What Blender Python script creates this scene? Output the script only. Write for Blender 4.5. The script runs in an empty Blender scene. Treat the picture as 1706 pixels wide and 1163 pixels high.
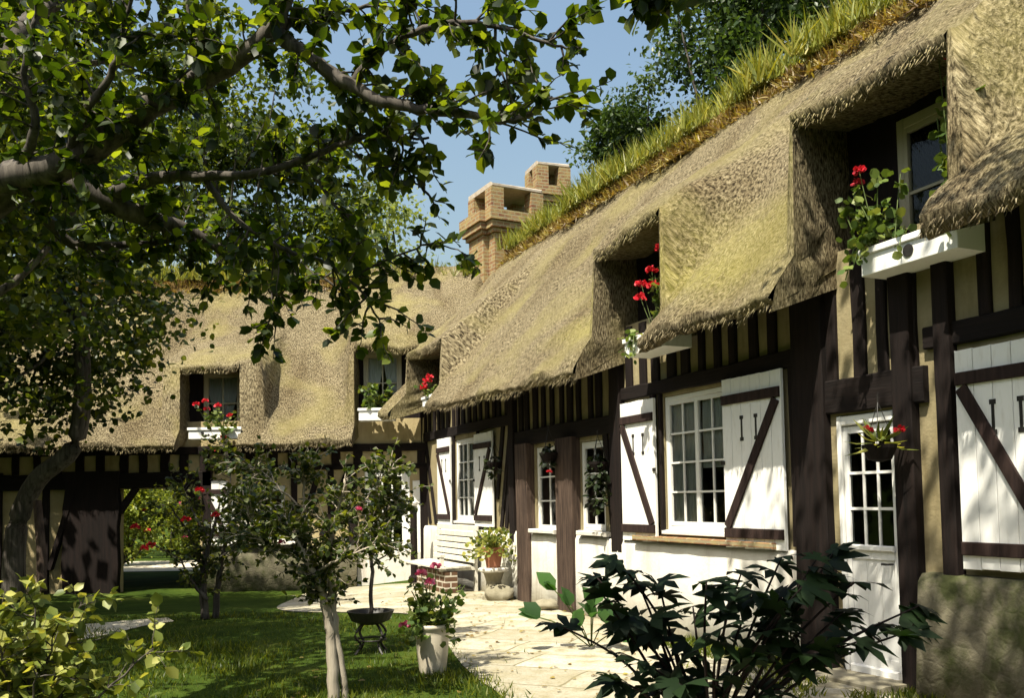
import bpy, math, random
import numpy as np
from mathutils import Vector, Matrix

random.seed(7)
rng = np.random.default_rng(7)
scene = bpy.context.scene
COL = scene.collection
R = math.radians

# ------------------------------------------------------------------ camera model
F, W, H = 1500.0, 1706.0, 1163.0
PITCH, ROLL, SHIFT, CAMH = R(3.0), R(0.97), 0.1, 1.6

def ray(x, y):
    u = (x - W / 2) / F
    v = -(y - H / 2) / F + SHIFT * W / F
    c, s = math.cos(ROLL), math.sin(ROLL)
    u, v = u * c + v * s, -u * s + v * c
    return (u, math.cos(PITCH) - v * math.sin(PITCH), math.sin(PITCH) + v * math.cos(PITCH))

def at(x, y, Y):
    """photo pixel at depth Y -> world point (used to read real positions off the photo)"""
    d = ray(x, y)
    t = Y / d[1]
    return Vector((d[0] * t, Y, CAMH + d[2] * t))

def gz(x, y):
    """gentle dip of the garden towards the rear wing"""
    a = min(max((y - 12.0) / 5.0, 0), 1)
    b = min(max((-1.5 - x) / 2.5, 0), 1)
    a = a * a * (3 - 2 * a)
    b = b * b * (3 - 2 * b)
    return -0.2 * a * b

# ------------------------------------------------------------------ mesh builder
class MB:
    def __init__(self):
        self.v, self.f, self.uv = [], [], {}

    def quad(self, a, b, c, d):
        n = len(self.v)
        self.v += [tuple(a), tuple(b), tuple(c), tuple(d)]
        self.f.append((n, n + 1, n + 2, n + 3))

    def poly(self, pts):
        n = len(self.v)
        self.v += [tuple(p) for p in pts]
        self.f.append(tuple(range(n, n + len(pts))))

    def box(self, x0, x1, y0, y1, z0, z1, bev=0.0, jit=0.0):
        n = len(self.v)
        j = lambda: random.uniform(-jit, jit) if jit else 0.0
        if bev <= 0:
            self.v += [(x0 + j(), y0, z0 + j()), (x1 + j(), y0, z0 + j()), (x1 + j(), y1, z0 + j()), (x0 + j(), y1, z0 + j()),
                       (x0 + j(), y0, z1 + j()), (x1 + j(), y0, z1 + j()), (x1 + j(), y1, z1 + j()), (x0 + j(), y1, z1 + j())]
            self.f += [(n, n + 3, n + 2, n + 1), (n + 4, n + 5, n + 6, n + 7), (n, n + 1, n + 5, n + 4),
                       (n + 1, n + 2, n + 6, n + 5), (n + 2, n + 3, n + 7, n + 6), (n + 3, n, n + 4, n + 7)]
        else:
            # chamfered along the long vertical/horizontal edges of the outer face (y1)
            b = bev
            prof = [(x0, y0), (x1, y0), (x1, y1 - b), (x1 - b, y1), (x0 + b, y1), (x0, y1 - b)]
            k = len(prof)
            jj = [j() for _ in range(k)]
            kk = [j() for _ in range(k)]
            self.v += [(p[0] + q, p[1], z0 + (b if i in (3, 4) else 0)) for i, (p, q) in enumerate(zip(prof, jj))]
            self.v += [(p[0] + q, p[1], z1 - (b if i in (3, 4) else 0)) for i, (p, q) in enumerate(zip(prof, kk))]
            self.f.append(tuple(n + i for i in range(k - 1, -1, -1)))
            self.f.append(tuple(n + k + i for i in range(k)))
            for i in range(k):
                a, c = i, (i + 1) % k
                self.f.append((n + a, n + c, n + k + c, n + k + a))

    def bar(self, a, b, w, t, up=(0, 1, 0), taper=1.0):
        """rectangular bar from a to b: w wide across, t thick along 'up'"""
        a, b, up = Vector(a), Vector(b), Vector(up)
        d = (b - a).normalized()
        sd = d.cross(up).normalized()
        up = sd.cross(d).normalized()
        n = len(self.v)
        for p, k in ((a, 1.0), (b, taper)):
            for sx, sy in ((-1, -1), (1, -1), (1, 1), (-1, 1)):
                self.v.append(tuple(p + sd * (sx * w / 2 * k) + up * (sy * t / 2)))
        self.f += [(n, n + 3, n + 2, n + 1), (n + 4, n + 5, n + 6, n + 7), (n, n + 1, n + 5, n + 4),
                   (n + 1, n + 2, n + 6, n + 5), (n + 2, n + 3, n + 7, n + 6), (n + 3, n, n + 4, n + 7)]

    def tube(self, pts, rad, seg=8, cap=True):
        pts = [Vector(p) for p in pts]
        n0 = len(self.v)
        ref = Vector((0.13, 0.21, 1)).normalized()
        for i, p in enumerate(pts):
            d = (pts[min(i + 1, len(pts) - 1)] - pts[max(i - 1, 0)])
            if d.length < 1e-6:
                d = Vector((0, 0, 1))
            d.normalize()
            if abs(d.dot(ref)) > 0.95:
                rf = Vector((1, 0.2, 0)).normalized()
            else:
                rf = ref
            x = d.cross(rf).normalized()
            y = d.cross(x)
            r = rad[i] if hasattr(rad, '__len__') else rad
            for k in range(seg):
                a = 2 * math.pi * k / seg
                self.v.append(tuple(p + (x * math.cos(a) + y * math.sin(a)) * r))
        for i in range(len(pts) - 1):
            for k in range(seg):
                a, b = n0 + i * seg + k, n0 + i * seg + (k + 1) % seg
                self.f.append((a, b, b + seg, a + seg))
        if cap:
            self.f.append(tuple(n0 + k for k in range(seg - 1, -1, -1)))
            m = n0 + (len(pts) - 1) * seg
            self.f.append(tuple(m + k for k in range(seg)))

    def lathe(self, prof, seg=24, c=(0, 0, 0), sq=1.0):
        n0 = len(self.v)
        for r, z in prof:
            for k in range(seg):
                a = 2 * math.pi * k / seg
                self.v.append((c[0] + r * math.cos(a), c[1] + r * sq * math.sin(a), c[2] + z))
        for i in range(len(prof) - 1):
            for k in range(seg):
                a, b = n0 + i * seg + k, n0 + i * seg + (k + 1) % seg
                self.f.append((a, b, b + seg, a + seg))
        self.f.append(tuple(n0 + k for k in range(seg - 1, -1, -1)))
        m = n0 + (len(prof) - 1) * seg
        self.f.append(tuple(m + k for k in range(seg)))

    def blob(self, c, r, n=7, m=10, rough=0.2, sq=(1, 1, 1)):
        n0 = len(self.v)
        ph = [random.uniform(0, 6) for _ in range(6)]
        for i in range(n + 1):
            th = math.pi * i / n
            for k in range(m):
                a = 2 * math.pi * k / m
                q = 1 + rough * (math.sin(3 * a + ph[0]) * math.sin(2 * th + ph[1]) + .6 * math.sin(5 * a + ph[2] + 3 * th) + .4 * math.sin(7 * th + ph[3] - 2 * a)) * math.sin(th)
                self.v.append((c[0] + r * q * sq[0] * math.sin(th) * math.cos(a), c[1] + r * q * sq[1] * math.sin(th) * math.sin(a), c[2] + r * q * sq[2] * math.cos(th)))
        for i in range(n):
            for k in range(m):
                a, b = n0 + i * m + k, n0 + i * m + (k + 1) % m
                self.f.append((a, a + m, b + m, b))

    def build(self, name, m, parent=None, smooth=False):
        me = bpy.data.meshes.new(name)
        me.from_pydata(self.v, [], self.f)
        return link(name, me, m, parent, smooth)

def link(name, me, m, parent=None, smooth=False):
    me.update()
    if smooth:
        me.polygons.foreach_set('use_smooth', [True] * len(me.polygons))
    if m is not None:
        me.materials.append(m)
    o = bpy.data.objects.new(name, me)
    COL.objects.link(o)
    if parent is not None:
        o.parent = parent
    return o

def np_mesh(name, V, faces_flat, loop_tot, m, parent=None, rnd=None, smooth=False):
    me = bpy.data.meshes.new(name)
    V = np.asarray(V, dtype=np.float32)
    ff = np.asarray(faces_flat, dtype=np.int32).ravel()
    lt = np.asarray(loop_tot, dtype=np.int32)
    me.vertices.add(len(V))
    me.vertices.foreach_set('co', V.ravel())
    me.loops.add(len(ff))
    me.loops.foreach_set('vertex_index', ff)
    me.polygons.add(len(lt))
    st = np.zeros(len(lt), dtype=np.int32)
    st[1:] = np.cumsum(lt)[:-1]
    me.polygons.foreach_set('loop_start', st)
    me.update(calc_edges=True)
    me.validate()
    if rnd is not None:
        at_ = me.attributes.new('rnd', 'FLOAT', 'POINT')
        at_.data.foreach_set('value', np.asarray(rnd, dtype=np.float32))
    return link(name, me, m, parent, smooth)

def tag(o, label=None, cat=None, group=None, kind=None):
    if label: o['label'] = label
    if cat: o['category'] = cat
    if group: o['group'] = group
    if kind: o['kind'] = kind
    return o

def thing(name, loc, rz, label, cat, group=None):
    o = bpy.data.objects.new(name, None)
    COL.objects.link(o)
    o.empty_display_size = 0.2
    o.location = loc
    o.rotation_euler = (0, 0, rz)
    return tag(o, label, cat, group)

def struct(name, mb, m, smooth=False, kind='structure'):
    return tag(mb.build(name, m, None, smooth), kind=kind)

# ------------------------------------------------------------------ noise (numpy)
def _h(ix, iy, seed):
    n = (ix.astype(np.int64) * 374761393 + iy.astype(np.int64) * 668265263 + seed * 974634777) & 0x7fffffff
    n = ((n ^ (n >> 13)) * 1274126177) & 0x7fffffff
    return ((n ^ (n >> 16)) & 0xffff) / 65535.0

def vnoise(x, y, seed=0):
    x = np.asarray(x, float); y = np.asarray(y, float)
    ix, iy = np.floor(x), np.floor(y)
    fx, fy = x - ix, y - iy
    fx = fx * fx * (3 - 2 * fx); fy = fy * fy * (3 - 2 * fy)
    a, b = _h(ix, iy, seed), _h(ix + 1, iy, seed)
    c, d = _h(ix, iy + 1, seed), _h(ix + 1, iy + 1, seed)
    return (a * (1 - fx) + b * fx) * (1 - fy) + (c * (1 - fx) + d * fx) * fy - .5

def sstep(a, b, x):
    t = np.clip((x - a) / (b - a), 0, 1)
    return t * t * (3 - 2 * t)

# ------------------------------------------------------------------ materials
def mat(name):
    m = bpy.data.materials.new(name)
    m.use_nodes = True
    nt = m.node_tree
    nt.nodes.clear()
    out = nt.nodes.new('ShaderNodeOutputMaterial')
    return m, nt, out

class NT:
    def __init__(self, name):
        self.m, self.nt, self.out = mat(name)
    def n(self, t, **kw):
        x = self.nt.nodes.new(t)
        for k, v in kw.items():
            if k.startswith('i_'):
                x.inputs[k[2:].replace('_', ' ')].default_value = v
            else:
                setattr(x, k, v)
        return x
    def l(self, a, b):
        self.nt.links.new(a, b)
    def coord(self, kind='Object', scale=(1, 1, 1), rot=(0, 0, 0)):
        tc = self.n('ShaderNodeTexCoord')
        mp = self.n('ShaderNodeMapping')
        mp.inputs['Scale'].default_value = scale
        mp.inputs['Rotation'].default_value = rot
        self.l(tc.outputs[kind], mp.inputs['Vector'])
        return mp.outputs['Vector']
    def noise(self, vec, scale, detail=4, rough=.6, dist=0.0):
        x = self.n('ShaderNodeTexNoise')
        x.inputs['Scale'].default_value = scale
        x.inputs['Detail'].default_value = detail
        x.inputs['Roughness'].default_value = rough
        x.inputs['Distortion'].default_value = dist
        self.l(vec, x.inputs['Vector'])
        return x.outputs['Fac']
    def ramp(self, fac, stops, interp='LINEAR'):
        x = self.n('ShaderNodeValToRGB')
        cr = x.color_ramp
        cr.interpolation = interp
        while len(cr.elements) < len(stops):
            cr.elements.new(.5)
        for e, (p, c) in zip(cr.elements, stops):
            e.position = p
            e.color = (c[0], c[1], c[2], 1) if hasattr(c, '__len__') else (c, c, c, 1)
        self.l(fac, x.inputs['Fac'])
        return x.outputs['Color']
    def mix(self, fac, a, b, mode='MIX'):
        x = self.n('ShaderNodeMix', data_type='RGBA', blend_type=mode)
        for s, v in ((x.inputs[0], fac), (x.inputs[6], a), (x.inputs[7], b)):
            if hasattr(v, 'is_linked') or hasattr(v, 'links'):
                self.l(v, s)
            elif hasattr(v, '__len__'):
                s.default_value = (v[0], v[1], v[2], 1)
            else:
                s.default_value = v
        return x.outputs[2]
    def bump(self, h, strength=.5, dist=.02, prev=None):
        x = self.n('ShaderNodeBump')
        x.inputs['Strength'].default_value = strength
        x.inputs['Distance'].default_value = dist
        self.l(h, x.inputs['Height'])
        if prev is not None:
            self.l(prev, x.inputs['Normal'])
        return x.outputs['Normal']
    def pbr(self, color, rough=.9, normal=None, spec=.2):
        b = self.n('ShaderNodeBsdfPrincipled')
        if hasattr(color, '__len__'):
            b.inputs['Base Color'].default_value = (color[0], color[1], color[2], 1)
        else:
            self.l(color, b.inputs['Base Color'])
        if hasattr(rough, 'links'):
            self.l(rough, b.inputs['Roughness'])
        else:
            b.inputs['Roughness'].default_value = rough
        b.inputs['Specular IOR Level'].default_value = spec
        if normal is not None:
            self.l(normal, b.inputs['Normal'])
        self.l(b.outputs[0], self.out.inputs['Surface'])
        return self.m

def m_thatch(name, moss=.5, moss_col=(.25, .235, .06), patches=()):
    t = NT(name)
    fine = t.noise(t.coord('UV', (52, 15, 1)), 1.0, 5, .68, .25)
    mid = t.noise(t.coord('UV', (11, 5, 1)), 1.0, 4, .65)
    big = t.noise(t.coord('UV', (.55, .5, 1)), 1.0, 4, .6, .4)
    base = t.ramp(fine, [(.35, (.012, .009, .006)), (.45, (.125, .103, .063)), (.55, (.30, .258, .160)), (.74, (.53, .475, .32))])
    tint = t.ramp(mid, [(.3, (.72, .68, .64)), (.7, (1.05, 1.02, 1.0))])
    c = t.mix(1.0, base, tint, 'MULTIPLY')
    weather = t.noise(t.coord('UV', (1.5, .35, 1)), 1.0, 5, .65, .6)
    c = t.mix(1.0, c, t.ramp(weather, [(.32, (.66, .62, .57)), (.55, (1, 1, 1))]), 'MULTIPLY')
    mm = t.ramp(big, [(.5 - .1 * moss, 0.0), (.72 - .16 * moss, 1.0)])
    mossy = t.mix(.62, c, moss_col)
    c = t.mix(mm, c, mossy)
    for (u0, v0, su, sv) in patches:
        tc = t.n('ShaderNodeTexCoord')
        mp = t.n('ShaderNodeMapping', vector_type='TEXTURE')
        mp.inputs['Location'].default_value = (u0, v0, 0)
        mp.inputs['Scale'].default_value = (su, sv, 1)
        t.l(tc.outputs['UV'], mp.inputs['Vector'])
        gr = t.n('ShaderNodeTexGradient', gradient_type='SPHERICAL')
        t.l(mp.outputs['Vector'], gr.inputs['Vector'])
        mul = t.n('ShaderNodeMath', operation='MULTIPLY')
        t.l(gr.outputs['Fac'], mul.inputs[0]); t.l(mid, mul.inputs[1])
        c = t.mix(t.ramp(mul.outputs[0], [(.05, 0.0), (.34, .8)]), c, t.mix(.46, c, (.33, .30, .075)))
    hgt = t.mix(.5, fine, mid)
    nb = t.bump(hgt, 1.0, .09)
    return t.pbr(c, .95, nb, .08)

def m_plaster(name, a, b, stain=(.4, .33, .2)):
    t = NT(name)
    v = t.coord('Object')
    n1 = t.noise(v, 2.2, 6, .6, .3)
    n2 = t.noise(v, 28, 5, .6)
    n3 = t.noise(t.coord('Object', (3, 3, .5)), 2.0, 4, .6)
    c = t.ramp(n1, [(.3, a), (.7, b)])
    c = t.mix(t.ramp(n3, [(.52, 0.0), (.8, .7)]), c, stain)
    return t.pbr(c, .9, t.bump(n2, .5, .012), .15)

def m_timber(name, a, b, along='z'):
    t = NT(name)
    sc = {'z': (22, 22, 1.6), 'x': (1.6, 22, 22)}[along]
    g = t.noise(t.coord('Object', sc), 1.0, 6, .65, .4)
    big = t.noise(t.coord('Object'), 1.7, 3)
    c = t.ramp(g, [(.3, a), (.7, b)])
    c = t.mix(t.ramp(big, [(.4, 0.0), (.7, .5)]), c, (a[0] * 1.3, a[1] * 1.3, a[2] * 1.4))
    return t.pbr(c, .85, t.bump(g, .8, .012), .2)

def m_paint(name, c0, dirt=(.45, .4, .3), amt=.35):
    t = NT(name)
    n = t.noise(t.coord('Object', (7, 7, 1.5)), 3, 6, .65)
    g = t.noise(t.coord('Object', (40, 40, 3)), 1, 5, .6)
    c = t.mix(t.ramp(n, [(.52, 0.0), (.85, amt)]), c0, dirt)
    return t.pbr(c, .55, t.bump(g, .35, .005), .35)

def m_plain(name, c0, c1=None, rough=.7, scale=8, bump=.3, spec=.3, metal=0):
    t = NT(name)
    n = t.noise(t.coord('Object'), scale, 6, .62)
    c = t.ramp(n, [(.3, c0), (.7, c1 or tuple(k * 1.3 for k in c0))])
    m = t.pbr(c, rough, t.bump(n, bump, .01), spec)
    return m

def m_leaf(name, dark, mid, light, trans=.45, tcol=None, rough=.45, spec=.4):
    t = NT(name)
    a = t.n('ShaderNodeAttribute', attribute_name='rnd')
    c = t.ramp(a.outputs['Fac'], [(0.0, dark), (.55, mid), (1.0, light)])
    p = t.n('ShaderNodeBsdfPrincipled')
    t.l(c, p.inputs['Base Color'])
    p.inputs['Roughness'].default_value = rough
    p.inputs['Specular IOR Level'].default_value = spec
    tr = t.n('ShaderNodeBsdfTranslucent')
    tc = t.mix(1.0, c, tcol or (1.5, 1.35, .5), 'MULTIPLY')
    t.l(tc, tr.inputs['Color'])
    mx = t.n('ShaderNodeMixShader')
    mx.inputs[0].default_value = trans
    t.l(p.outputs[0], mx.inputs[1])
    t.l(tr.outputs[0], mx.inputs[2])
    t.l(mx.outputs[0], t.out.inputs['Surface'])
    return t.m

def m_brick(name, c1, c2, mortar, scale=1.0, bw=.22, rh=.07, msize=.012, stain=.75):
    t = NT(name)
    # box-projected brick: use x+y as horizontal running coordinate
    tc = t.n('ShaderNodeTexCoord')
    sp = t.n('ShaderNodeSeparateXYZ')
    t.l(tc.outputs['Object'], sp.inputs[0])
    ad = t.n('ShaderNodeMath', operation='ADD')
    t.l(sp.outputs[0], ad.inputs[0]); t.l(sp.outputs[1], ad.inputs[1])
    cb = t.n('ShaderNodeCombineXYZ')
    t.l(ad.outputs[0], cb.inputs[0]); t.l(sp.outputs[2], cb.inputs[1])
    b = t.n('ShaderNodeTexBrick')
    t.l(cb.outputs[0], b.inputs['Vector'])
    b.inputs['Scale'].default_value = scale
    b.inputs['Brick Width'].default_value = bw
    b.inputs['Row Height'].default_value = rh
    b.inputs['Mortar Size'].default_value = msize
    b.inputs['Color1'].default_value = (*c1, 1)
    b.inputs['Color2'].default_value = (*c2, 1)
    b.inputs['Mortar'].default_value = (*mortar, 1)
    n = t.noise(t.coord('Object'), 6, 6, .65)
    c = t.mix(t.ramp(n, [(.4, 0.0), (.75, stain)]), b.outputs['Color'], (.36, .3, .12))
    inv = t.n('ShaderNodeMath', operation='SUBTRACT'); inv.inputs[0].default_value = 1
    t.l(b.outputs['Fac'], inv.inputs[1])
    nb = t.bump(inv.outputs[0], .7, .015)
    n2 = t.noise(t.coord('Object'), 40, 4)
    nb = t.bump(n2, .4, .01, nb)
    return t.pbr(c, .9, nb, .1)

def m_glass(name):
    t = NT(name)
    tr = t.n('ShaderNodeBsdfTransparent'); tr.inputs[0].default_value = (.82, .86, .84, 1)
    gl = t.n('ShaderNodeBsdfGlossy'); gl.inputs['Roughness'].default_value = .03
    fr = t.n('ShaderNodeFresnel'); fr.inputs['IOR'].default_value = 1.42
    nz = t.noise(t.coord('Object'), 2.5, 2)
    t.l(t.bump(nz, .15, .02), gl.inputs['Normal'])
    mx = t.n('ShaderNodeMixShader')
    t.l(fr.outputs[0], mx.inputs[0]); t.l(tr.outputs[0], mx.inputs[1]); t.l(gl.outputs[0], mx.inputs[2])
    t.l(mx.outputs[0], t.out.inputs['Surface'])
    return t.m

def m_curtain(name):
    t = NT(name)
    d = t.n('ShaderNodeBsdfDiffuse'); d.inputs[0].default_value = (.8, .8, .76, 1)
    tr = t.n('ShaderNodeBsdfTranslucent'); tr.inputs[0].default_value = (.7, .7, .66, 1)
    mx = t.n('ShaderNodeMixShader'); mx.inputs[0].default_value = .35
    t.l(d.outputs[0], mx.inputs[1]); t.l(tr.outputs[0], mx.inputs[2]); t.l(mx.outputs[0], t.out.inputs['Surface'])
    return t.m

def m_lawn():
    t = NT('lawn_ground')
    n = t.noise(t.coord('Object'), 1.3, 6, .6)
    n2 = t.noise(t.coord('Object'), 30, 5, .6)
    c = t.ramp(n, [(.3, (.022, .04, .005)), (.55, (.045, .072, .009)), (.75, (.10, .11, .02))])
    c = t.mix(t.ramp(n2, [(.35, .0), (.7, .5)]), c, (.03, .05, .01))
    return t.pbr(c, .95, t.bump(n2, .9, .03), .05)

def m_paving():
    t = NT('paving_stone')
    v = t.coord('Object', (1, 1, 1), (0, 0, R(24)))
    warp = t.n('ShaderNodeTexNoise'); warp.inputs['Scale'].default_value = 1.6; t.l(v, warp.inputs['Vector'])
    vm = t.n('ShaderNodeVectorMath', operation='MULTIPLY_ADD')
    vm.inputs[1].default_value = (.12, .12, 0)
    t.l(warp.outputs['Color'], vm.inputs[0]); t.l(v, vm.inputs[2])
    b = t.n('ShaderNodeTexBrick')
    t.l(vm.outputs[0], b.inputs['Vector'])
    b.offset = .37
    b.inputs['Scale'].default_value = 1
    b.inputs['Brick Width'].default_value = 1.15
    b.inputs['Row Height'].default_value = .72
    b.inputs['Mortar Size'].default_value = .014
    b.inputs['Mortar Smooth'].default_value = .4
    b.inputs['Color1'].default_value = (.50, .46, .36, 1)
    b.inputs['Color2'].default_value = (.33, .30, .225, 1)
    b.inputs['Mortar'].default_value = (.16, .14, .08, 1)
    n = t.noise(t.coord('Object'), 3.5, 7, .65)
    c = t.mix(t.ramp(n, [(.42, 0.0), (.66, .85)]), b.outputs['Color'], (.25, .215, .12))
    n2 = t.noise(t.coord('Object'), 45, 4)
    c = t.mix(t.ramp(n2, [(.46, 0.0), (.72, .6)]), c, (.15, .13, .075))
    inv = t.n('ShaderNodeMath', operation='SUBTRACT'); inv.inputs[0].default_value = 1
    t.l(b.outputs['Fac'], inv.inputs[1])
    nb = t.bump(inv.outputs[0], .5, .015)
    return t.pbr(c, .85, t.bump(n2, .35, .01, nb), .2)

THATCH = m_thatch('thatch_old', .25, (.27, .235, .095), ((.9, 4.0, 1.7, 1.6), (-3.1, 5.0, 1.7, 3.2), (3.2, 3.6, 3, .6)))
THATCH_L = m_thatch('thatch_rear', .2, (.30, .26, .10))
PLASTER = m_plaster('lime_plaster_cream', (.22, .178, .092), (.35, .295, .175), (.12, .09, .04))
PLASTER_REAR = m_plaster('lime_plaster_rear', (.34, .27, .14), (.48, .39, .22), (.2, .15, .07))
WHITEWASH = m_plaster('whitewash', (.58, .55, .48), (.72, .70, .63), (.33, .27, .21))
TIMBER = m_timber('dark_oak', (.005, .0035, .003), (.018, .0105, .0085))
TIMBER_X = m_timber('dark_oak_beam', (.005, .0035, .003), (.014, .0085, .007), 'x')
WEATHERED = m_timber('weathered_oak', (.022, .014, .011), (.125, .085, .063))
BROWNPAINT = m_timber('brown_batten', (.014, .008, .007), (.045, .027, .022))
WHITE = m_paint('white_paint', (.82, .81, .77), (.46, .42, .34), .5)
CREAM_SHADED = m_paint('cream_paint_shaded', (.40, .36, .25), (.25, .21, .13), .4)  # cream dormer frames, with the deep shade of the recesses put into the colour
FRAMEWHITE = m_paint('window_white', (.74, .73, .68), (.5, .47, .38), .35)
IRON = m_plain('black_iron', (.012, .011, .01), (.03, .026, .022), .5, 20, .3, .4)
BRICK = m_brick('chimney_brick', (.17, .065, .042), (.29, .165, .085), (.29, .24, .15), 1, .23, .085, .015, .8)
BRICK_D = m_brick('dark_brick', (.10, .055, .035), (.14, .075, .05), (.50, .46, .38), 1, .26, .1, .014, .12)
SLAB = m_plain('chimney_slab', (.34, .28, .22), (.5, .44, .36), .9, 9, .6, .1)
STONE = m_plain('rubble_stone', (.17, .15, .1), (.33, .3, .22), .95, 4, 1.0, .1)
def m_rubble(name):
    t = NT(name)
    v = t.coord('Object', (1, 1, 1.35))
    wn = t.n('ShaderNodeTexNoise'); wn.inputs['Scale'].default_value = 3.0; t.l(v, wn.inputs['Vector'])
    vm = t.n('ShaderNodeVectorMath', operation='MULTIPLY_ADD'); vm.inputs[1].default_value = (.14, .14, .14)
    t.l(wn.outputs['Color'], vm.inputs[0]); t.l(v, vm.inputs[2])
    vo = t.n('ShaderNodeTexVoronoi', feature='DISTANCE_TO_EDGE'); vo.inputs['Scale'].default_value = 6.5
    vc = t.n('ShaderNodeTexVoronoi'); vc.inputs['Scale'].default_value = 6.5
    t.l(vm.outputs[0], vo.inputs['Vector']); t.l(vm.outputs[0], vc.inputs['Vector'])
    sep = t.n('ShaderNodeSeparateColor'); t.l(vc.outputs['Color'], sep.inputs[0])
    c = t.ramp(sep.outputs[0], [(.1, (.10, .09, .06)), (.5, (.125, .112, .075)), (.9, (.15, .135, .092))])
    j = t.ramp(vo.outputs['Distance'], [(.0, 1.0), (.07, 0.0)])
    c = t.mix(j, c, (.12, .108, .075))
    n = t.noise(t.coord('Object'), 3.0, 6, .65)
    c = t.mix(t.ramp(n, [(.45, 0.0), (.62, .85)]), c, (.045, .055, .016))
    n2 = t.noise(t.coord('Object'), 30, 5, .6)
    nb = t.bump(t.ramp(vo.outputs['Distance'], [(0, 0.0), (.14, 1.0)]), .22, .015)
    return t.pbr(c, .95, t.bump(n2, .7, .015, nb), .1)
STONE_P = m_rubble('rubble_plinth')
GLASS = m_glass('window_glass')
CURTAIN = m_curtain('net_curtain')
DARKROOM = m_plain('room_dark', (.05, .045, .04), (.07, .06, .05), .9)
TERRA = m_plain('terracotta', (.28, .11, .065), (.4, .17, .1), .85, 12, .4, .15)
URN = m_plain('glazed_urn', (.46, .40, .30), (.62, .56, .44), .55, 5, .3, .4)
BENCHW = m_timber('bench_whitewash', (.5, .47, .38), (.72, .69, .6))
LAWN = m_lawn()
PAVING = m_paving()
PATH = m_plain('sandy_path', (.5, .44, .33), (.66, .6, .47), .95, 6, .5, .05)
SOD = m_plain('ridge_earth', (.05, .034, .015), (.13, .085, .03), .95, 14, 1.0, .05)
BARK = m_timber('bark', (.012, .010, .009), (.15, .13, .108))
BARK_L = m_timber('pale_bark', (.24, .20, .15), (.42, .37, .29))
GRASSB = m_leaf('grass_blade', (.022, .042, .004), (.07, .10, .009), (.19, .21, .022), .45, (2.2, 2.0, .4))
IRISL = m_leaf('iris_blade', (.07, .10, .015), (.24, .26, .04), (.46, .40, .09), .4)
DRYL = m_leaf('dry_blade', (.10, .055, .02), (.24, .16, .04), (.34, .29, .07), .3)
APPLEL = m_leaf('apple_leaf', (.008, .017, .003), (.026, .046, .006), (.12, .15, .02), .5, (2.9, 2.7, .5))
BACKL = m_leaf('back_leaf', (.010, .020, .004), (.034, .056, .009), (.14, .165, .026), .48, (2.6, 2.3, .5))
ASHL = m_leaf('ash_leaf', (.018, .036, .010), (.042, .072, .018), (.09, .13, .03), .35, (1.5, 1.5, .6))
WILLOWL = m_leaf('pale_leaf', (.12, .16, .05), (.2, .25, .08), (.30, .34, .13), .45)
ROSEL = m_leaf('rose_leaf', (.014, .026, .006), (.04, .062, .012), (.14, .155, .028), .42, (2.2, 2.0, .5))
SHRUBL = m_leaf('shrub_leaf', (.06, .09, .016), (.19, .23, .045), (.46, .45, .13), .4)
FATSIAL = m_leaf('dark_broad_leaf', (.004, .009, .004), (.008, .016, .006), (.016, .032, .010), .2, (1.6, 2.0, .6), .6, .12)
GERL = m_leaf('geranium_leaf', (.05, .09, .018), (.10, .16, .03), (.26, .30, .08), .35)
GARDENL = m_leaf('garden_leaf', (.06, .10, .015), (.2, .25, .03), (.42, .44, .06), .45)
REDP = m_leaf('red_petal', (.45, .012, .02), (.6, .02, .035), (.75, .05, .07), .3, (1.2, .8, .8))
PINKP = m_leaf('pink_petal', (.55, .06, .16), (.7, .12, .25), (.8, .3, .42), .3, (1.2, .8, .9))

# ------------------------------------------------------------------ leaves
LEAF_V = np.array([(0, 0, 0), (.32, .26, .07), (.36, .62, .05), (0, 1, -.10), (-.36, .62, .05), (-.32, .26, .07), (0, .3, -.01), (0, .68, -.04)])
LEAF_F = [(0, 1, 6), (0, 6, 5), (1, 2, 7, 6), (5, 6, 7, 4), (2, 3, 7), (4, 7, 3)]
FAR_V = np.array([(0, 0, 0), (.3, .5, .08), (0, 1, -.05), (-.3, .5, .08)])
FAR_F = [(0, 1, 2), (0, 2, 3)]
BLADE_V = np.array([(-.5, 0, 0), (.5, 0, 0), (.42, .5, .06), (-.42, .5, .06), (0, 1, .25)])
BLADE_F = [(0, 1, 2, 3), (3, 2, 4)]
ROUND_V = np.array([(0, 0, 0)] + [(.5 * math.cos(a) * q, .5 + .5 * math.sin(a) * q, .08 * math.cos(3 * a)) for a, q in [(2 * math.pi * k / 9 - math.pi / 2 + .35, 1 if k % 2 else .88) for k in range(9)]])
ROUND_F = [tuple([0] + list(range(1, 10)))]

def palmate():
    v = [(0, 0, 0)]
    f = []
    for k, (a, L) in enumerate([(-1.5, .55), (-.8, .85), (-.08, 1.05), (.62, .9), (1.3, .6)]):
        d = (math.sin(a), math.cos(a)); s = (d[1], -d[0])
        n = len(v)
        for t, w, z in ((.33, .12, .02), (.66, .17, .0), (1.0, 0, -.22)):
            if w:
                v += [(d[0] * L * t + s[0] * w, d[1] * L * t + s[1] * w, z - .05 * t), (d[0] * L * t - s[0] * w, d[1] * L * t - s[1] * w, z - .05 * t)]
            else:
                v.append((d[0] * L * t, d[1] * L * t, z))
        f += [(0, n, n + 1), (n + 1, n, n + 2, n + 3), (n + 3, n + 2, n + 4)]
    return np.array(v), f
PALM_V, PALM_F = palmate()

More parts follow.
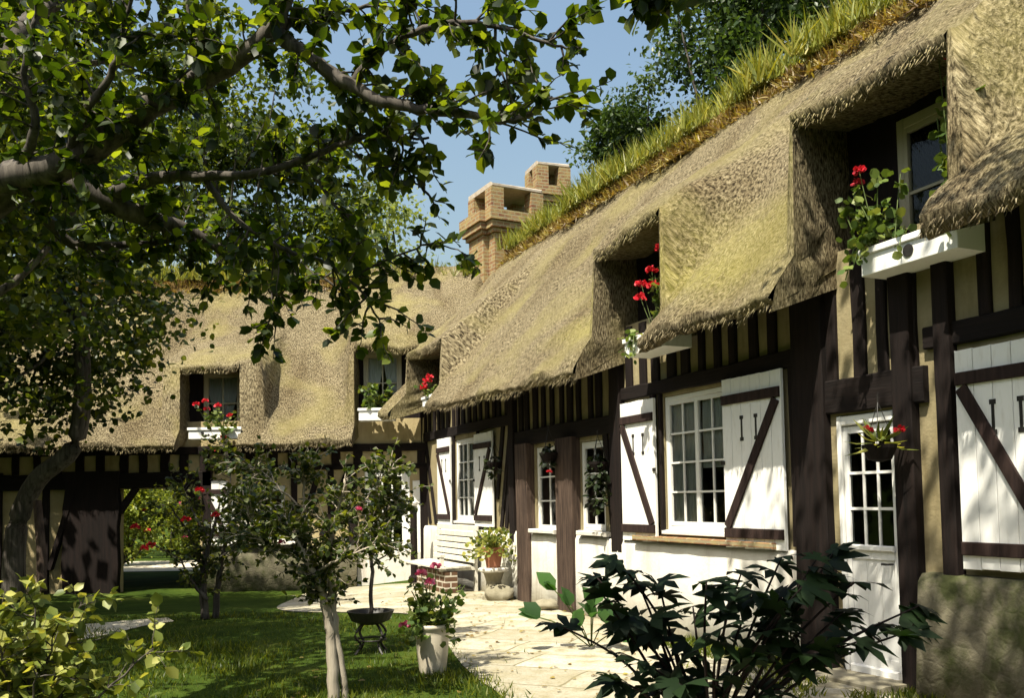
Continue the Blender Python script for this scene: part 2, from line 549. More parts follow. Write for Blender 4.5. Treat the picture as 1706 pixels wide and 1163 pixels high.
def leaves(name, P, D, N, S, m, parent=None, tv=LEAF_V, tf=LEAF_F, wid=None, rnd=None):
    """N leaves as one mesh: P base points, D growth direction, N up normal, S length"""
    P = np.asarray(P, float); D = np.asarray(D, float); N = np.asarray(N, float); S = np.asarray(S, float)
    k = len(P)
    D = D / np.maximum(np.linalg.norm(D, axis=1, keepdims=True), 1e-9)
    X = np.cross(D, N)
    X /= np.maximum(np.linalg.norm(X, axis=1, keepdims=True), 1e-9)
    Z = np.cross(X, D)
    wv = np.ones(k) if wid is None else np.asarray(wid)
    V = (P[:, None, :] + S[:, None, None] * (tv[None, :, 0, None] * X[:, None, :] * wv[:, None, None] + tv[None, :, 1, None] * D[:, None, :] + tv[None, :, 2, None] * Z[:, None, :]))
    nv = len(tv)
    flat = np.concatenate([np.array(f) for f in tf])
    ff = (np.arange(k)[:, None] * nv + flat[None, :]).ravel()
    lt = np.tile([len(f) for f in tf], k)
    r = rng.random(k) if rnd is None else np.asarray(rnd)
    return np_mesh(name, V.reshape(-1, 3), ff, lt, m, parent, np.repeat(r, nv))

def rdir(n):
    v = rng.normal(size=(n, 3))
    return v / np.linalg.norm(v, axis=1, keepdims=True)

def catmull(pts, n=6):
    pts = [np.array(p, float) for p in pts]
    out = []
    for i in range(len(pts) - 1):
        p0 = pts[max(i - 1, 0)]; p1 = pts[i]; p2 = pts[i + 1]; p3 = pts[min(i + 2, len(pts) - 1)]
        for k in range(n):
            t = k / n
            out.append(.5 * (2 * p1 + (p2 - p0) * t + (2 * p0 - 5 * p1 + 4 * p2 - p3) * t * t + (3 * p1 - p0 - 3 * p2 + p3) * t ** 3))
    out.append(pts[-1])
    return out

def twig_tree(mb, limbs, per_m, tlen, leaf_gap, leaf_size, up=.25, jit=.02, start=.1, sub=True, tr=.006):
    """limbs: list of polylines (x,y,z,r). Adds wood to mb, returns leaf arrays."""
    P, D, N, S = [], [], [], []
    def put_leaves(path, a, gap):
        acc = 0.0
        for i in range(1, len(path)):
            seg = path[i] - path[i - 1]
            L = np.linalg.norm(seg)
            acc += L
            if i / len(path) < a:
                continue
            k = int(L / gap) + (1 if random.random() < (L / gap) % 1 else 0)
            for _ in range(k):
                p = path[i - 1] + seg * random.random()
                d = seg / max(L, 1e-6) * .5 + rdir(1)[0] * .9 + np.array([0, 0, -.15])
                P.append(p); D.append(d)
                N.append(np.array([0, 0, 1.0]) + rdir(1)[0] * .75)
                S.append(leaf_size * random.uniform(.6, 1.2))
    for lb in limbs:
        c = catmull(lb, 6)
        pts = [Vector(q[:3]) + Vector(rdir(1)[0]) * jit * (0 if i == 0 else 1) for i, q in enumerate(c)]
        rad = [max(q[3], .003) for q in c]
        mb.tube(pts, rad, 8 if rad[0] > .02 else 5)
        arr = [np.array(p) for p in pts]
        L = sum(np.linalg.norm(arr[i + 1] - arr[i]) for i in range(len(arr) - 1))
        nt_ = int(L * per_m)
        for _ in range(nt_):
            t = start + (1 - start) * random.random()
            i = min(int(t * (len(arr) - 1)), len(arr) - 2)
            p = arr[i] + (arr[i + 1] - arr[i]) * random.random()
            d = arr[i + 1] - arr[i]
            d = d / max(np.linalg.norm(d), 1e-6)
            dd = rdir(1)[0]
            dd = dd - d * dd.dot(d) * .7 + d * .45 + np.array([0, 0, up])
            dd /= np.linalg.norm(dd)
            ln = tlen * random.uniform(.4, 1.3)
            path = [p]
            cur = dd.copy()
            for k in range(5):
                cur = cur + rdir(1)[0] * .28 + np.array([0, 0, -.06])
                cur /= np.linalg.norm(cur)
                path.append(path[-1] + cur * ln / 5)
            mb.tube(path, [tr * 1.3 * (1 - k / 7) for k in range(6)], 4, False)
            put_leaves(path, .2, leaf_gap)
            if sub and random.random() < .6:
                q = path[2]
                c2 = cur + rdir(1)[0] * .9
                c2 /= np.linalg.norm(c2)
                pt = [q + c2 * ln * .14 * k for k in range(4)]
                mb.tube(pt, [tr * .8 * (1 - k / 5) for k in range(4)], 3, False)
                put_leaves(pt, 0, leaf_gap)
    return P, D, N, S

def clump_crown(cent, radii, nclump, per, lsize, spread, seed=0, hollow=.55, low=-.6):
    """leaf clusters spread through an uneven crown"""
    g = np.random.default_rng(seed)
    P, S, R_ = [], [], []
    cs = []
    for _ in range(nclump):
        d = g.normal(size=3); d /= np.linalg.norm(d)
        if d[2] < low:
            d[2] = -d[2] * .5
        rr = hollow + (1 - hollow) * g.random() ** .5
        rr *= 1 + .28 * math.sin(3.1 * d[0] + seed) * math.cos(2.7 * d[1] + seed * 2) + .15 * math.sin(6 * d[2] + seed)
        cs.append(np.array(cent) + d * np.array(radii) * rr)
    for c in cs:
        k = int(per * g.uniform(.5, 1.4))
        sp = spread * g.uniform(.6, 1.35)
        q = g.normal(size=(k, 3)) * np.array([sp, sp, sp * .55])
        P.append(c + q)
        R_.append(np.clip(g.random(k) * .7 + g.uniform(-.1, .35), 0, 1))
    P = np.concatenate(P)
    k = len(P)
    D = rng.normal(size=(k, 3)) + np.array([0, 0, -.25])
    N = rng.normal(size=(k, 3)) * .75 + np.array([0, 0, 1.0])
    S = lsize * g.uniform(.6, 1.25, size=k)
    return P, D, N, S, np.concatenate(R_), cs

def crown_limbs(mb, base, cs, r0, n=14, r1=.02):
    base = np.array(base)
    for c in cs[:n]:
        mid = base + (c - base) * .5 + rdir(1)[0] * np.linalg.norm(c - base) * .1 + np.array([0, 0, -.08 * np.linalg.norm(c - base)])
        pts = catmull([base, mid, c], 5)
        mb.tube(pts, [r0 * (1 - .9 * i / (len(pts) - 1)) for i in range(len(pts))], 6)
# ------------------------------------------------------------------ roof
def make_roof(parent, m, s0, s1, oe, ze, zr, br, dormers, send, seed, ds, nstraw, straw_len=(.12, .3), near_bias=None, name='roof'):
    BL = -.4
    S = set(np.arange(s0, s1 + ds / 2, ds).round(3).tolist())
    for d in dormers:
        for e in (d['a'], d['b']):
            S = {x for x in S if abs(x - e) > ds * .45}
            S.add(e)
    S = np.array(sorted(S))
    B = sorted(set([-.7, -.66, -.6, -.53, -.47, -.43, BL, -.36] + np.arange(-.3, br + .01, .055).round(3).tolist() + [br + .15, br + .4, br + 1.2, br * 2]))
    B = np.array(B)
    SS, BB = np.meshgrid(S, B, indexing='ij')
    OE, ZE = oe(SS), ze(SS)
    b = np.where(BB < 0, BB * OE / .7, BB)
    k = (zr - ZE - .15) / (br + OE)
    z = ZE + .15 + (b + OE) * k
    z += .10 * np.exp(-((b + OE) / .5) ** 2) * 0 - .06 * np.exp(-((b + .05) / .8) ** 2)
    z = np.where(b > br, zr - (b - br) * (zr - 3.0) / br, z)
    z = np.minimum(z, zr - .04 - .0 * b)
    for d in dormers:
        sf = d.get('s0', .10) + (d.get('soft', .4) - d.get('s0', .10)) * sstep(-.35, .9, BB)
        w = sstep(d['a'] - d['jr'] - sf, d['a'] - d['jr'], SS) * (1 - sstep(d['b'] + d['jl'], d['b'] + d['jl'] + sf, SS))
        hood = d['z'] + (b - BL) * d['k'] - .10 * np.exp(-((b - BL) / .16) ** 2)
        dd = hood - z
        up = np.where(BB > BL - .001, np.log1p(np.exp(np.clip(dd * 5, -30, 30))) / 5, 0)
        # flank softening: jamb front only inside the jamb width
        z = z + up * w * np.where(b > br, 0, 1)
    n1 = vnoise(SS * 9, b * 3.2 + z * 2.2, seed) + .5 * vnoise(SS * 21, b * 7 + z * 5, seed + 1)
    n2 = vnoise(SS * 1.3, b * 1.1 + z, seed + 2)
    n3 = vnoise(SS * 3.1, b * 1.6 + z * 1.2, seed + 3)
    disp = .032 * n1 + .11 * n2 + .055 * n3
    z = z + disp * np.where(b > br, .3, 1)
    o = -b + disp * .5 * (b < br)
    z[:, 0] += .05 * vnoise(S * 6, S * 0, seed + 5)
    V = np.stack([SS, o, z], -1)
    ni, nj = SS.shape
    sm = (SS[1:, 1:] + SS[:-1, 1:]) / 2
    bm = (b[1:, 1:] + b[:-1, :-1]) / 2
    keep = np.ones_like(sm, bool)
    cut_cols = np.zeros(ni - 1, bool)
    smid = (S[1:] + S[:-1]) / 2
    for d in dormers:
        c = (smid > d['a']) & (smid < d['b'])
        cut_cols |= c
        keep &= ~(c[:, None] & (((BB[1:, 1:] + BB[:-1, :-1]) / 2) < BL))
    if send is not None:
        keep &= sm < send(bm)
    idx = np.arange(ni * nj).reshape(ni, nj)
    q = np.stack([idx[:-1, :-1], idx[:-1, 1:], idx[1:, 1:], idx[1:, :-1]], -1)[keep]
    verts = V.reshape(-1, 3)
    uv = np.stack([SS, b * .9 + z], -1).reshape(-1, 2)
    extra_v, extra_uv, extra_q = [], [], []
    base = len(verts)
    jl = list(B).index(BL)
    def strip(rows):
        """rows: list of (n,3) arrays along s"""
        nonlocal base
        st = base
        for r in rows:
            extra_v.append(r)
            extra_uv.append(np.stack([r[:, 0], r[:, 2] - r[:, 1]], -1))
            base += len(r)
        n = len(rows[0])
        for i in range(len(rows) - 1):
            a = st + i * n + np.arange(n - 1)
            extra_q.append(np.stack([a, a + 1, a + 1 + n, a + n], -1))
    # eaves and dormer lips, run by run
    i = 0
    while i < ni - 1:
        j = i
        while j < ni - 1 and cut_cols[j] == cut_cols[i]:
            j += 1
        sl = slice(i, j + 1)
        n = j + 1 - i
        ss = S[sl]
        nz = vnoise(ss * 7, ss * 0 + 3.3, seed + 8)
        nz2 = vnoise(ss * 16, ss * 0 + 1.3, seed + 9)
        if cut_cols[i]:
            top = V[sl, jl]
            r1 = top + np.stack([0 * ss, .05 + .03 * nz2, -.06 + .05 * nz], -1)
            r2 = top + np.stack([0 * ss, -.01 + .02 * nz2, -.15 + .07 * nz], -1)
            r3 = np.stack([ss, 0 * ss - .25, top[:, 2] - .08], -1)
            strip([top, r1, r2, r3])
        else:
            en = send(np.array([-.7]))[0] if send is not None else 1e9
            keepc = ss <= en + .03
            if keepc.sum() > 1:
                top = V[sl, 0][keepc]
                s_ = ss[keepc]; z_ = ze(s_); o_ = oe(s_)
                nz_, nz2_ = nz[keepc], nz2[keepc]
                r1 = np.stack([s_, o_ + .02 + .03 * nz2_, z_ + .06 + .04 * nz_], -1)
                r2 = np.stack([s_, o_ - .06, z_ + .0 + .06 * nz_ + .03 * nz2_], -1)
                r3 = np.stack([s_, 0 * s_ - .05, z_ + .42], -1)
                strip([top, r1, r2, r3])
        i = j
    # cheeks of every dormer
    for d in dormers:
        for e, nocheek in ((d['a'], d.get('no_r')), (d['b'], d.get('no_l'))):
            if nocheek:
                continue
            i = int(np.argmin(abs(S - e)))
            sg = .004 if e == d['a'] else -.004
            rows = []
            for tt in np.linspace(0, 1, 8):
                row = []
                for zz in np.linspace(0, 1, 18):
                    # outer curve: eave -> lip
                    oo = np.interp(zz, np.linspace(0, 1, jl + 1), V[i, :jl + 1, 1]) if jl > 0 else .4
                    zo = np.interp(zz, np.linspace(0, 1, jl + 1), V[i, :jl + 1, 2])
                    zi = ze(np.array([e]))[0] + .3 + zz * (d['z'] - .15 - ze(np.array([e]))[0] - .3)
                    if zz > .55:
                        tq = (zz - .55) / .45
                        oo = V[i, jl - 1, 1] + (V[i, jl, 1] - V[i, jl - 1, 1]) * tq + .006; zo = V[i, jl - 1, 2] + (V[i, jl, 2] - V[i, jl - 1, 2]) * tq
                    else:
                        tq = zz / .55
                        oo = np.interp(tq, np.linspace(0, 1, jl), V[i, :jl, 1]); zo = np.interp(tq, np.linspace(0, 1, jl), V[i, :jl, 2]) - .005 - .16 * max(0, 1 - 4 * tq)
                    bul = .035 * float(vnoise(np.array([tt * 5 + e]), np.array([zz * 9]), seed + 20)[0]) * math.sin(math.pi * tt) * 2
                    row.append((e + sg + bul, oo * (1 - tt) + (-.25) * tt, zo * (1 - tt) + zi * tt))
                rows.append(np.array(row))
            st = base
            for r in rows:
                extra_v.append(r); extra_uv.append(np.stack([r[:, 1] * 1.3 + e + 61.3, r[:, 2]], -1)); base += len(r)
            for a in range(7):
                q0 = st + a * 18 + np.arange(17)
                extra_q.append(np.stack([q0, q0 + 1, q0 + 19, q0 + 18], -1))
    # loose straws lying on the slope and hanging at the eave
    g = np.random.default_rng(seed)
    fi, fj = np.nonzero(keep & (bm < br))
    area = np.linalg.norm(V[1:, :-1] - V[:-1, :-1], axis=-1)[fi, fj] * np.linalg.norm(V[:-1, 1:] - V[:-1, :-1], axis=-1)[fi, fj]
    if near_bias is not None:
        area = area * near_bias(S[fi])
    pick = g.choice(len(fi), size=nstraw, p=area / area.sum())
    a, c = g.random(nstraw)[:, None], g.random(nstraw)[:, None]
    I, J = fi[pick], fj[pick]
    p00, p10, p01, p11 = V[I, J], V[I + 1, J], V[I, J + 1], V[I + 1, J + 1]
    pos = (p00 * (1 - a) + p10 * a) * (1 - c) + (p01 * (1 - a) + p11 * a) * c
    up_ = p01 - p00
    up_ /= np.maximum(np.linalg.norm(up_, axis=1, keepdims=True), 1e-6)
    al = p10 - p00
    al /= np.maximum(np.linalg.norm(al, axis=1, keepdims=True), 1e-6)
    nn = np.cross(up_, al); nn *= np.sign(nn[:, 2:3] + 1e-9)
    L = g.uniform(*straw_len, size=nstraw)[:, None]
    wd = g.uniform(.0025, .0055, size=nstraw)[:, None]
    dr = -up_ + al * g.normal(0, .28, size=(nstraw, 1)) + nn * g.uniform(.0, .10, size=(nstraw, 1))
    sd = np.cross(dr, nn); sd /= np.maximum(np.linalg.norm(sd, axis=1, keepdims=True), 1e-6)
    q0 = pos - nn * .01
    tip = pos + dr * L
    sv = np.stack([q0 + sd * wd, q0 - sd * wd, tip], 1)
    # eave fringe
    fr = []
    for i in range(ni - 1):
        if cut_cols[i]:
            src = V[i, jl] + np.array([0, .02, -.12])
        else:
            if send is not None and S[i] > send(np.array([-.7]))[0]:
                continue
            src = V[i, 0] + np.array([0, -.02, -.10])
        for _ in range(int((S[i + 1] - S[i]) * 170) + 1):
            p = src + np.array([g.uniform(0, S[i + 1] - S[i]), g.uniform(-.06, .04), g.uniform(-.04, .06)])
            dd = np.array([g.normal(0, .3), g.uniform(.3, .9), -1.0]) * g.uniform(.02, .07)
            w_ = np.array([g.uniform(.003, .007), 0, .002])
            fr.append([p + w_, p - w_, p + dd])
    sv = np.concatenate([sv, np.array(fr)]) if fr else sv
    ns = len(sv)
    EV = [verts] + extra_v + [sv.reshape(-1, 3)]
    suv = np.repeat(sv[:, 0, :], 3, axis=0)
    suv = np.stack([suv[:, 0] + np.repeat(g.normal(0, .3, ns), 3), suv[:, 2] - suv[:, 1] + np.repeat(g.normal(0, .15, ns), 3)], -1)
    UV = np.concatenate([uv] + extra_uv + [suv])
    AV = np.concatenate(EV)
    Q = np.concatenate([q] + extra_q)
    T = base + np.arange(ns * 3).reshape(-1, 3)
    ff = np.concatenate([Q.ravel(), T.ravel()])
    lt = np.concatenate([np.full(len(Q), 4), np.full(len(T), 3)])
    me = bpy.data.meshes.new(name)
    me.vertices.add(len(AV)); me.vertices.foreach_set('co', AV.astype(np.float32).ravel())
    me.loops.add(len(ff)); me.loops.foreach_set('vertex_index', ff.astype(np.int32))
    me.polygons.add(len(lt))
    stt = np.zeros(len(lt), np.int32); stt[1:] = np.cumsum(lt)[:-1]
    me.polygons.foreach_set('loop_start', stt)
    sm_ = np.zeros(len(lt), bool); sm_[:len(Q)] = True
    me.update(calc_edges=True)
    ul = me.uv_layers.new(name='UVMap')
    ul.data.foreach_set('uv', UV[ff].astype(np.float32).ravel())
    me.polygons.foreach_set('use_smooth', sm_)
    return link(name, me, m, parent)

def ridge_sod(parent, s0, s1, zr, br, seed):
    S = np.arange(s0, s1, .09)
    prof = [(-.26, -.36), (-.22, -.2), (-.12, -.03), (0, .03), (.12, -.03), (.26, -.3)]
    mb = MB()
    for i, s in enumerate(S):
        for k, (do, dz) in enumerate(prof):
            n = float(vnoise(np.array([s * 4.]), np.array([k * 1.7]), seed)[0])
            mb.v.append((s, -br - do * (1 + .4 * n), zr + dz + .13 * n))
    m_ = len(prof)
    for i in range(len(S) - 1):
        for k in range(m_ - 1):
            a = i * m_ + k
            mb.f.append((a, a + 1, a + 1 + m_, a + m_))
    return mb.build('ridge_earth', SOD, parent, True)

# ------------------------------------------------------------------ wall helpers (wing space: s along, o out, z up)
def wall_with_holes(parent, s0, s1, z0, z1, holes, m, name='wall', o=0.0, th=.22):
    ss = sorted({s0, s1, *[h[0] for h in holes], *[h[1] for h in holes]})
    zz = sorted({z0, z1, *[h[2] for h in holes], *[h[3] for h in holes]})
    zz = [z for z in zz if z0 <= z <= z1]; ss = [s for s in ss if s0 <= s <= s1]
    mb = MB()
    inh = lambda s, z: any(h[0] < s < h[1] and h[2] < z < h[3] for h in holes)
    for a, b in zip(ss, ss[1:]):
        for c, d in zip(zz, zz[1:]):
            if inh((a + b) / 2, (c + d) / 2):
                continue
            mb.quad((a, o, c), (b, o, c), (b, o, d), (a, o, d))
            mb.quad((a, o - th, c), (a, o - th, d), (b, o - th, d), (b, o - th, c))
    for h in holes:
        a, b, c, d = h
        c = max(c, z0)
        mb.quad((a, o, c), (a, o, d), (a, o - th, d), (a, o - th, c))
        mb.quad((b, o, c), (b, o - th, c), (b, o - th, d), (b, o, d))
        mb.quad((a, o, d), (b, o, d), (b, o - th, d), (a, o - th, d))
        if c > z0:
            mb.quad((a, o, c), (a, o - th, c), (b, o - th, c), (b, o, c))
    return mb.build(name, m, parent)

def window(parent, s0, s1, z0, z1, o, cols, rows, casements=1, curtain=None, m=None, fw=.06, bw=.026, sill=True):
    m = m or FRAMEWHITE
    f = MB()
    fw *= .8; bw *= .85
    f.box(s0, s0 + fw, o - .06, o, z0, z1, .008)
    f.box(s1 - fw, s1, o - .06, o, z0, z1, .008)
    f.box(s0 + fw, s1 - fw, o - .06, o - .002, z1 - fw * 1.3, z1, .008)
    f.box(s0 + fw, s1 - fw, o - .06, o - .002, z0, z0 + fw * 1.1, .008)
    w = (s1 - s0 - 2 * fw) / casements
    zb, zt = z0 + fw * 1.1, z1 - fw * 1.3
    for c in range(casements):
        a = s0 + fw + c * w
        b = a + w
        st = .032
        for x in (a, b - st):
            f.box(x, x + st, o - .05, o - .008, zb, zt)
        f.box(a + st, b - st, o - .05, o - .01, zb, zb + .05)
        f.box(a + st, b - st, o - .05, o - .01, zt - .045, zt)
        pw = (w - 2 * st) / cols
        for i in range(1, cols):
            f.box(a + st + i * pw - bw / 2, a + st + i * pw + bw / 2, o - .034, o - .016, zb + .05, zt - .045)
        ph = (zt - zb - .095) / rows
        for i in range(1, rows):
            f.box(a + st, b - st, o - .035, o - .014, zb + .05 + i * ph - bw / 2, zb + .05 + i * ph + bw / 2)
    fr = f.build('window', m, parent)
    g = MB()
    g.quad((s0 + fw, o - .034, zt), (s1 - fw, o - .034, zt), (s1 - fw, o - .034, zb), (s0 + fw, o - .034, zb))
    g.build('pane', GLASS, fr)
    if sill:
        q = MB()
        q.box(s0 - .04, s1 + .04, o, o + .07, z0 - .05, z0 + .005, .01)
        q.build('sill', m, fr)
    if curtain:
        for (a, b, c, d, shape) in curtain:
            cm = MB()
            n, k = 40, 10
            for j in range(k + 1):
                t = j / k
                for i in range(n + 1):
                    u = i / n
                    if shape == 'tie_r':
                        uu = u * (1 - .75 * t ** 1.6)
                    elif shape == 'tie_l':
                        uu = 1 - (1 - u) * (1 - .75 * t ** 1.6)
                    else:
                        uu = u
                    x = a + (b - a) * uu
                    cm.v.append((x, o - .062 + .014 * math.sin(i * 1.3 + math.sin(j * .6)) + .006 * math.sin(i * 3.1 + j), d - (d - c) * t))
            for j in range(k):
                for i in range(n):
                    p = j * (n + 1) + i
                    cm.f.append((p, p + 1, p + n + 2, p + n + 1))
            cm.build('curtain', CURTAIN, fr, True)
    return fr

def shutter(parent, s0, s1, z0, z1, o, outer, diag=True, slots=True, top_h=.17, label=None):
    """plank shutter; outer = 's0' or 's1' : the side away from its window, where the diagonal starts at the top"""
    mb = MB()
    n = max(3, int(round((s1 - s0) / .16)))
    for i in range(n):
        a = s0 + (s1 - s0) * i / n
        b = s0 + (s1 - s0) * (i + 1) / n
        mb.box(a + .002, b - .002, o, o + .035, z0 + random.uniform(-.006, .006), z1 + random.uniform(-.004, .004), .004)
    sh = mb.build('shutter', WHITE, parent)
    if label: sh['label'] = label
    o2 = o + .036
    t = MB(); t.box(s0 + .01, s1 - .01, o2, o2 + .025, z1 - top_h - .1, z1 - top_h, .006); t.build('batten', BROWNPAINT, sh)
    t = MB(); t.box(s0 + .01, s1 - .01, o2, o2 + .025, z0 + .1, z0 + .2, .006); t.build('batten', BROWNPAINT, sh)
    a = (s0 + .06, o2 + .014, z1 - top_h - .12) if outer == 's0' else (s1 - .06, o2 + .014, z1 - top_h - .12)
    b = (s1 - .06, o2 + .014, z0 + .21) if outer == 's0' else (s0 + .06, o2 + .014, z0 + .21)
    t = MB(); t.bar(a, b, .095, .024, (0, 1, 0)); t.build('brace', BROWNPAINT, sh)
    if slots:
        c = (s0 + s1) / 2
        for k in (-.11, .11):
            q = MB()  # raised dark strips stand in for the open slots in the planks
            zc = z1 - top_h - .36
            cx = c + k + (.03 if outer == 's0' else -.03)
            q.box(cx - .012, cx + .012, o2 - .002, o2 + .003, zc - .11, zc + .11)
            for e in (-.11, .11):
                q.box(cx - .026, cx + .026, o2 - .002, o2 + .004, zc + e - .018, zc + e + .018)
            q.build('dark_slot', IRON, sh)
    hg = MB()
    hg.box((s1 if outer == 's0' else s0) - .03, (s1 if outer == 's0' else s0) + .03, o2, o2 + .012, (z0 + z1) / 2 - .02, (z0 + z1) / 2 + .02)
    hg.build('catch', IRON, sh)
    return sh

def stud(parent, s, w, z0, z1, m=None, o=.035, name='stud', lean=0.0):
    mb = MB()
    n = len(mb.v)
    steps = max(2, int((z1 - z0) / .35))
    rings = []
    wob = random.uniform(-.012, .012)
    for i in range(steps + 1):
        t = i / steps
        x = s + lean * t + wob * math.sin(t * 5)
        ww = w * (1 + random.uniform(-.06, .06))
        rings.append([(x - ww / 2, -.03, z0 + (z1 - z0) * t), (x + ww / 2, -.03, z0 + (z1 - z0) * t), (x + ww / 2, o - .008, z0 + (z1 - z0) * t), (x + ww / 2 - .012, o, z0 + (z1 - z0) * t), (x - ww / 2 + .012, o, z0 + (z1 - z0) * t), (x - ww / 2, o - .008, z0 + (z1 - z0) * t)])
    for r in rings: mb.v += r
    for i in range(steps):
        for k in range(6):
            a, b = i * 6 + k, i * 6 + (k + 1) % 6
            mb.f.append((a, b, b + 6, a + 6))
    mb.f.append((5, 4, 3, 2, 1, 0)); mb.f.append(tuple(steps * 6 + k for k in range(6)))
    return mb.build(name, m or TIMBER, parent)

def beam(parent, s0, s1, z0, z1, o=.05, m=None, name='beam', sag=0.0):
    mb = MB()
    n = max(3, int((s1 - s0) / .3))
    for i in range(n + 1):
        t = i / n
        s = s0 + (s1 - s0) * t
        e = random.uniform(-.008, .008); e2 = random.uniform(-.008, .008)
        g = -sag * math.sin(math.pi * t)
        mb.v += [(s, -.03, z0 + e + g), (s, o - .01, z0 + e + g), (s, o, z0 + e + g + .012), (s, o, z1 + e2 + g - .012), (s, o - .01, z1 + e2 + g), (s, -.03, z1 + e2 + g)]
    for i in range(n):
        for k in range(6):
            a, b = i * 6 + k, i * 6 + (k + 1) % 6
            mb.f.append((a, b, b + 6, a + 6))
    mb.f.append((5, 4, 3, 2, 1, 0)); mb.f.append(tuple(n * 6 + k for k in range(6)))
    return mb.build(name, m or TIMBER_X, parent)

def brace(parent, a, b, w, o=.03, m=None):
    mb = MB()
    mb.bar((a[0], o / 2 - .005, a[1]), (b[0], o / 2 - .005, b[1]), w, o + .01, (0, 1, 0), .9)
    return mb.build('brace', m or TIMBER, parent)

# ------------------------------------------------------------------ front (right-hand) wing
DX, DY = -0.40453, 0.91452
ANG = math.atan2(DY, DX)
P0 = Vector((2.905, 8.009, 0))
def rw(s, o, z):
    return Vector((P0.x + DX * s - DY * o, P0.y + DY * s + DX * o, z))

RW = thing('thatched_house', P0, ANG, 'long thatched half-timbered house with white shutters running from the right edge into the picture', 'house')
rw_eave = lambda s: np.interp(s, [-4.5, -1.8, -.6, 1.5, 3.2, 5, 9, 13], [3.5, 3.38, 3.22, 3.2, 3.08, 3.1, 3.2, 3.22]) + .03 * vnoise(np.asarray(s, float) * 1.1, np.asarray(s, float) * 0, 5)
rw_oe = lambda s: np.interp(s, [-4.5, 9.3, 10.6, 11.4, 14], [.76, .76, .88, 1.05, 1.1])
rw_d = [dict(a=-1.66, b=-.06, z=5.06, k=.64, jr=.03, jl=.03, soft=.9), dict(a=2.06, b=3.56, z=4.84, k=.63, jr=.03, jl=.03, soft=.8), dict(a=9.3, b=11.0, z=4.68, k=.72, jr=.02, jl=.04, soft=.22)]
RWR = make_roof(RW, THATCH, -4.6, 14.2, rw_oe, rw_eave, 7.38, 2.6, rw_d, lambda b: 11.38 + 2.9 * sstep(-.55, 1.1, b), 11, .055, 9000, (.03, .09), lambda s: np.interp(s, [-5, 3, 14], [2.2, 1.0, .35]))
ridge_sod(RWR, -4.6, 13.3, 7.38, 2.6, 3)

holes = [(8.68, 9.82, 1.2, 2.72), (5.5, 6.28, 1.1, 2.37), (4.18, 4.84, 1.14, 2.36), (1.56, 2.76, 1.2, 2.76), (-.68, .0, -.5, 2.28), (-3.1, -2.05, 1.2, 2.7)]
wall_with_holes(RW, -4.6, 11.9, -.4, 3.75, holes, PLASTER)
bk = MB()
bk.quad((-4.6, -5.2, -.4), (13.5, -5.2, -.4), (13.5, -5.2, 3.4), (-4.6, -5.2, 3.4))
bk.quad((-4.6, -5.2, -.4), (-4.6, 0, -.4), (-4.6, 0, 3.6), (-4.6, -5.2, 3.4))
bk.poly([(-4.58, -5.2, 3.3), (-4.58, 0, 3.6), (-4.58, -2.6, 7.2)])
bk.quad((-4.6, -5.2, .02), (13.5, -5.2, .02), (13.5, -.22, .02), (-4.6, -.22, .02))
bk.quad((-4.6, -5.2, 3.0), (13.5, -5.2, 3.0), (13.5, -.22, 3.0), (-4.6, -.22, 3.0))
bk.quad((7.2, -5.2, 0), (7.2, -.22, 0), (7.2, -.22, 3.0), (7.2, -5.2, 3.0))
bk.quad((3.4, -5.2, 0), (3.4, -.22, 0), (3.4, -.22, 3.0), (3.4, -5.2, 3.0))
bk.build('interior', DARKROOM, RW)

# white plinth under the sills, with its ledge
for a, b, z, m in ((.46, 4.0, 1.06, WHITEWASH), (4.0, 7.0, 1.08, WHITEWASH), (7.0, 11.9, 1.07, WHITEWASH)):
    p = MB()
    n = int((b - a) / .25)
    for i in range(n + 1):
        s = a + (b - a) * i / n
        e = random.uniform(-.015, .015)
        p.v += [(s, -.05, -.3), (s, .115 + e, -.3), (s, .09 + e * .6, .5), (s, .085 + e * .4, z - .06), (s, .06, z), (s, -.05, z + .01)]
    for i in range(n):
        for k in range(5):
            q = i * 6 + k
            p.f.append((q, q + 1, q + 7, q + 6))
    p.build('plinth', m, RW, True)
for a, b, z, m in ((.75, 3.3, 1.07, BRICK), (4.0, 4.75, 1.085, WHITEWASH), (5.45, 6.3, 1.075, WHITEWASH)):
    p = MB(); p.box(a, b, -.02, .15, z, z + .06, .01); p.build('ledge', m, RW)
p = MB()
n = 26
for i in range(n + 1):
    s = -4.5 + (4.5 - .95) * i / n
    e = random.uniform(-.03, .03)
    p.v += [(s, -.05, -.3), (s, .22 + e, -.3), (s, .17 + e, .4), (s, .14 + e * .5, .9), (s, .10, .96), (s, -.05, .97)]
for i in range(n):
    for k in range(5):
        q = i * 6 + k
        p.f.append((q, q + 1, q + 7, q + 6))
p.build('stone_plinth', STONE_P, RW, True)

# windows
window(RW, 1.56, 2.76, 1.2, 2.76, -.02, 2, 4, 2, [(2.16, 2.7, 1.25, 2.7, 'flat'), (1.62, 2.1, 1.9, 2.7, 'flat')], FRAMEWHITE)
window(RW, 8.68, 9.82, 1.2, 2.72, -.02, 2, 4, 2, [(9.28, 9.76, 1.25, 2.66, 'flat'), (8.74, 9.2, 1.25, 2.66, 'tie_l')], FRAMEWHITE)
window(RW, 5.5, 6.28, 1.1, 2.37, -.02, 2, 3, 1, None, FRAMEWHITE, .05)
window(RW, 4.18, 4.84, 1.14, 2.36, -.02, 2, 3, 1, None, FRAMEWHITE, .05)
window(RW, -3.1, -2.05, 1.2, 2.7, -.02, 2, 4, 2, None, FRAMEWHITE)
shutter(RW, .62, 1.53, 1.06, 2.8, .06, 's0', label='white shutter open wide on the near side of its window, half in eave shadow')
shutter(RW, 2.84, 3.6, 1.06, 2.76, .06, 's1')
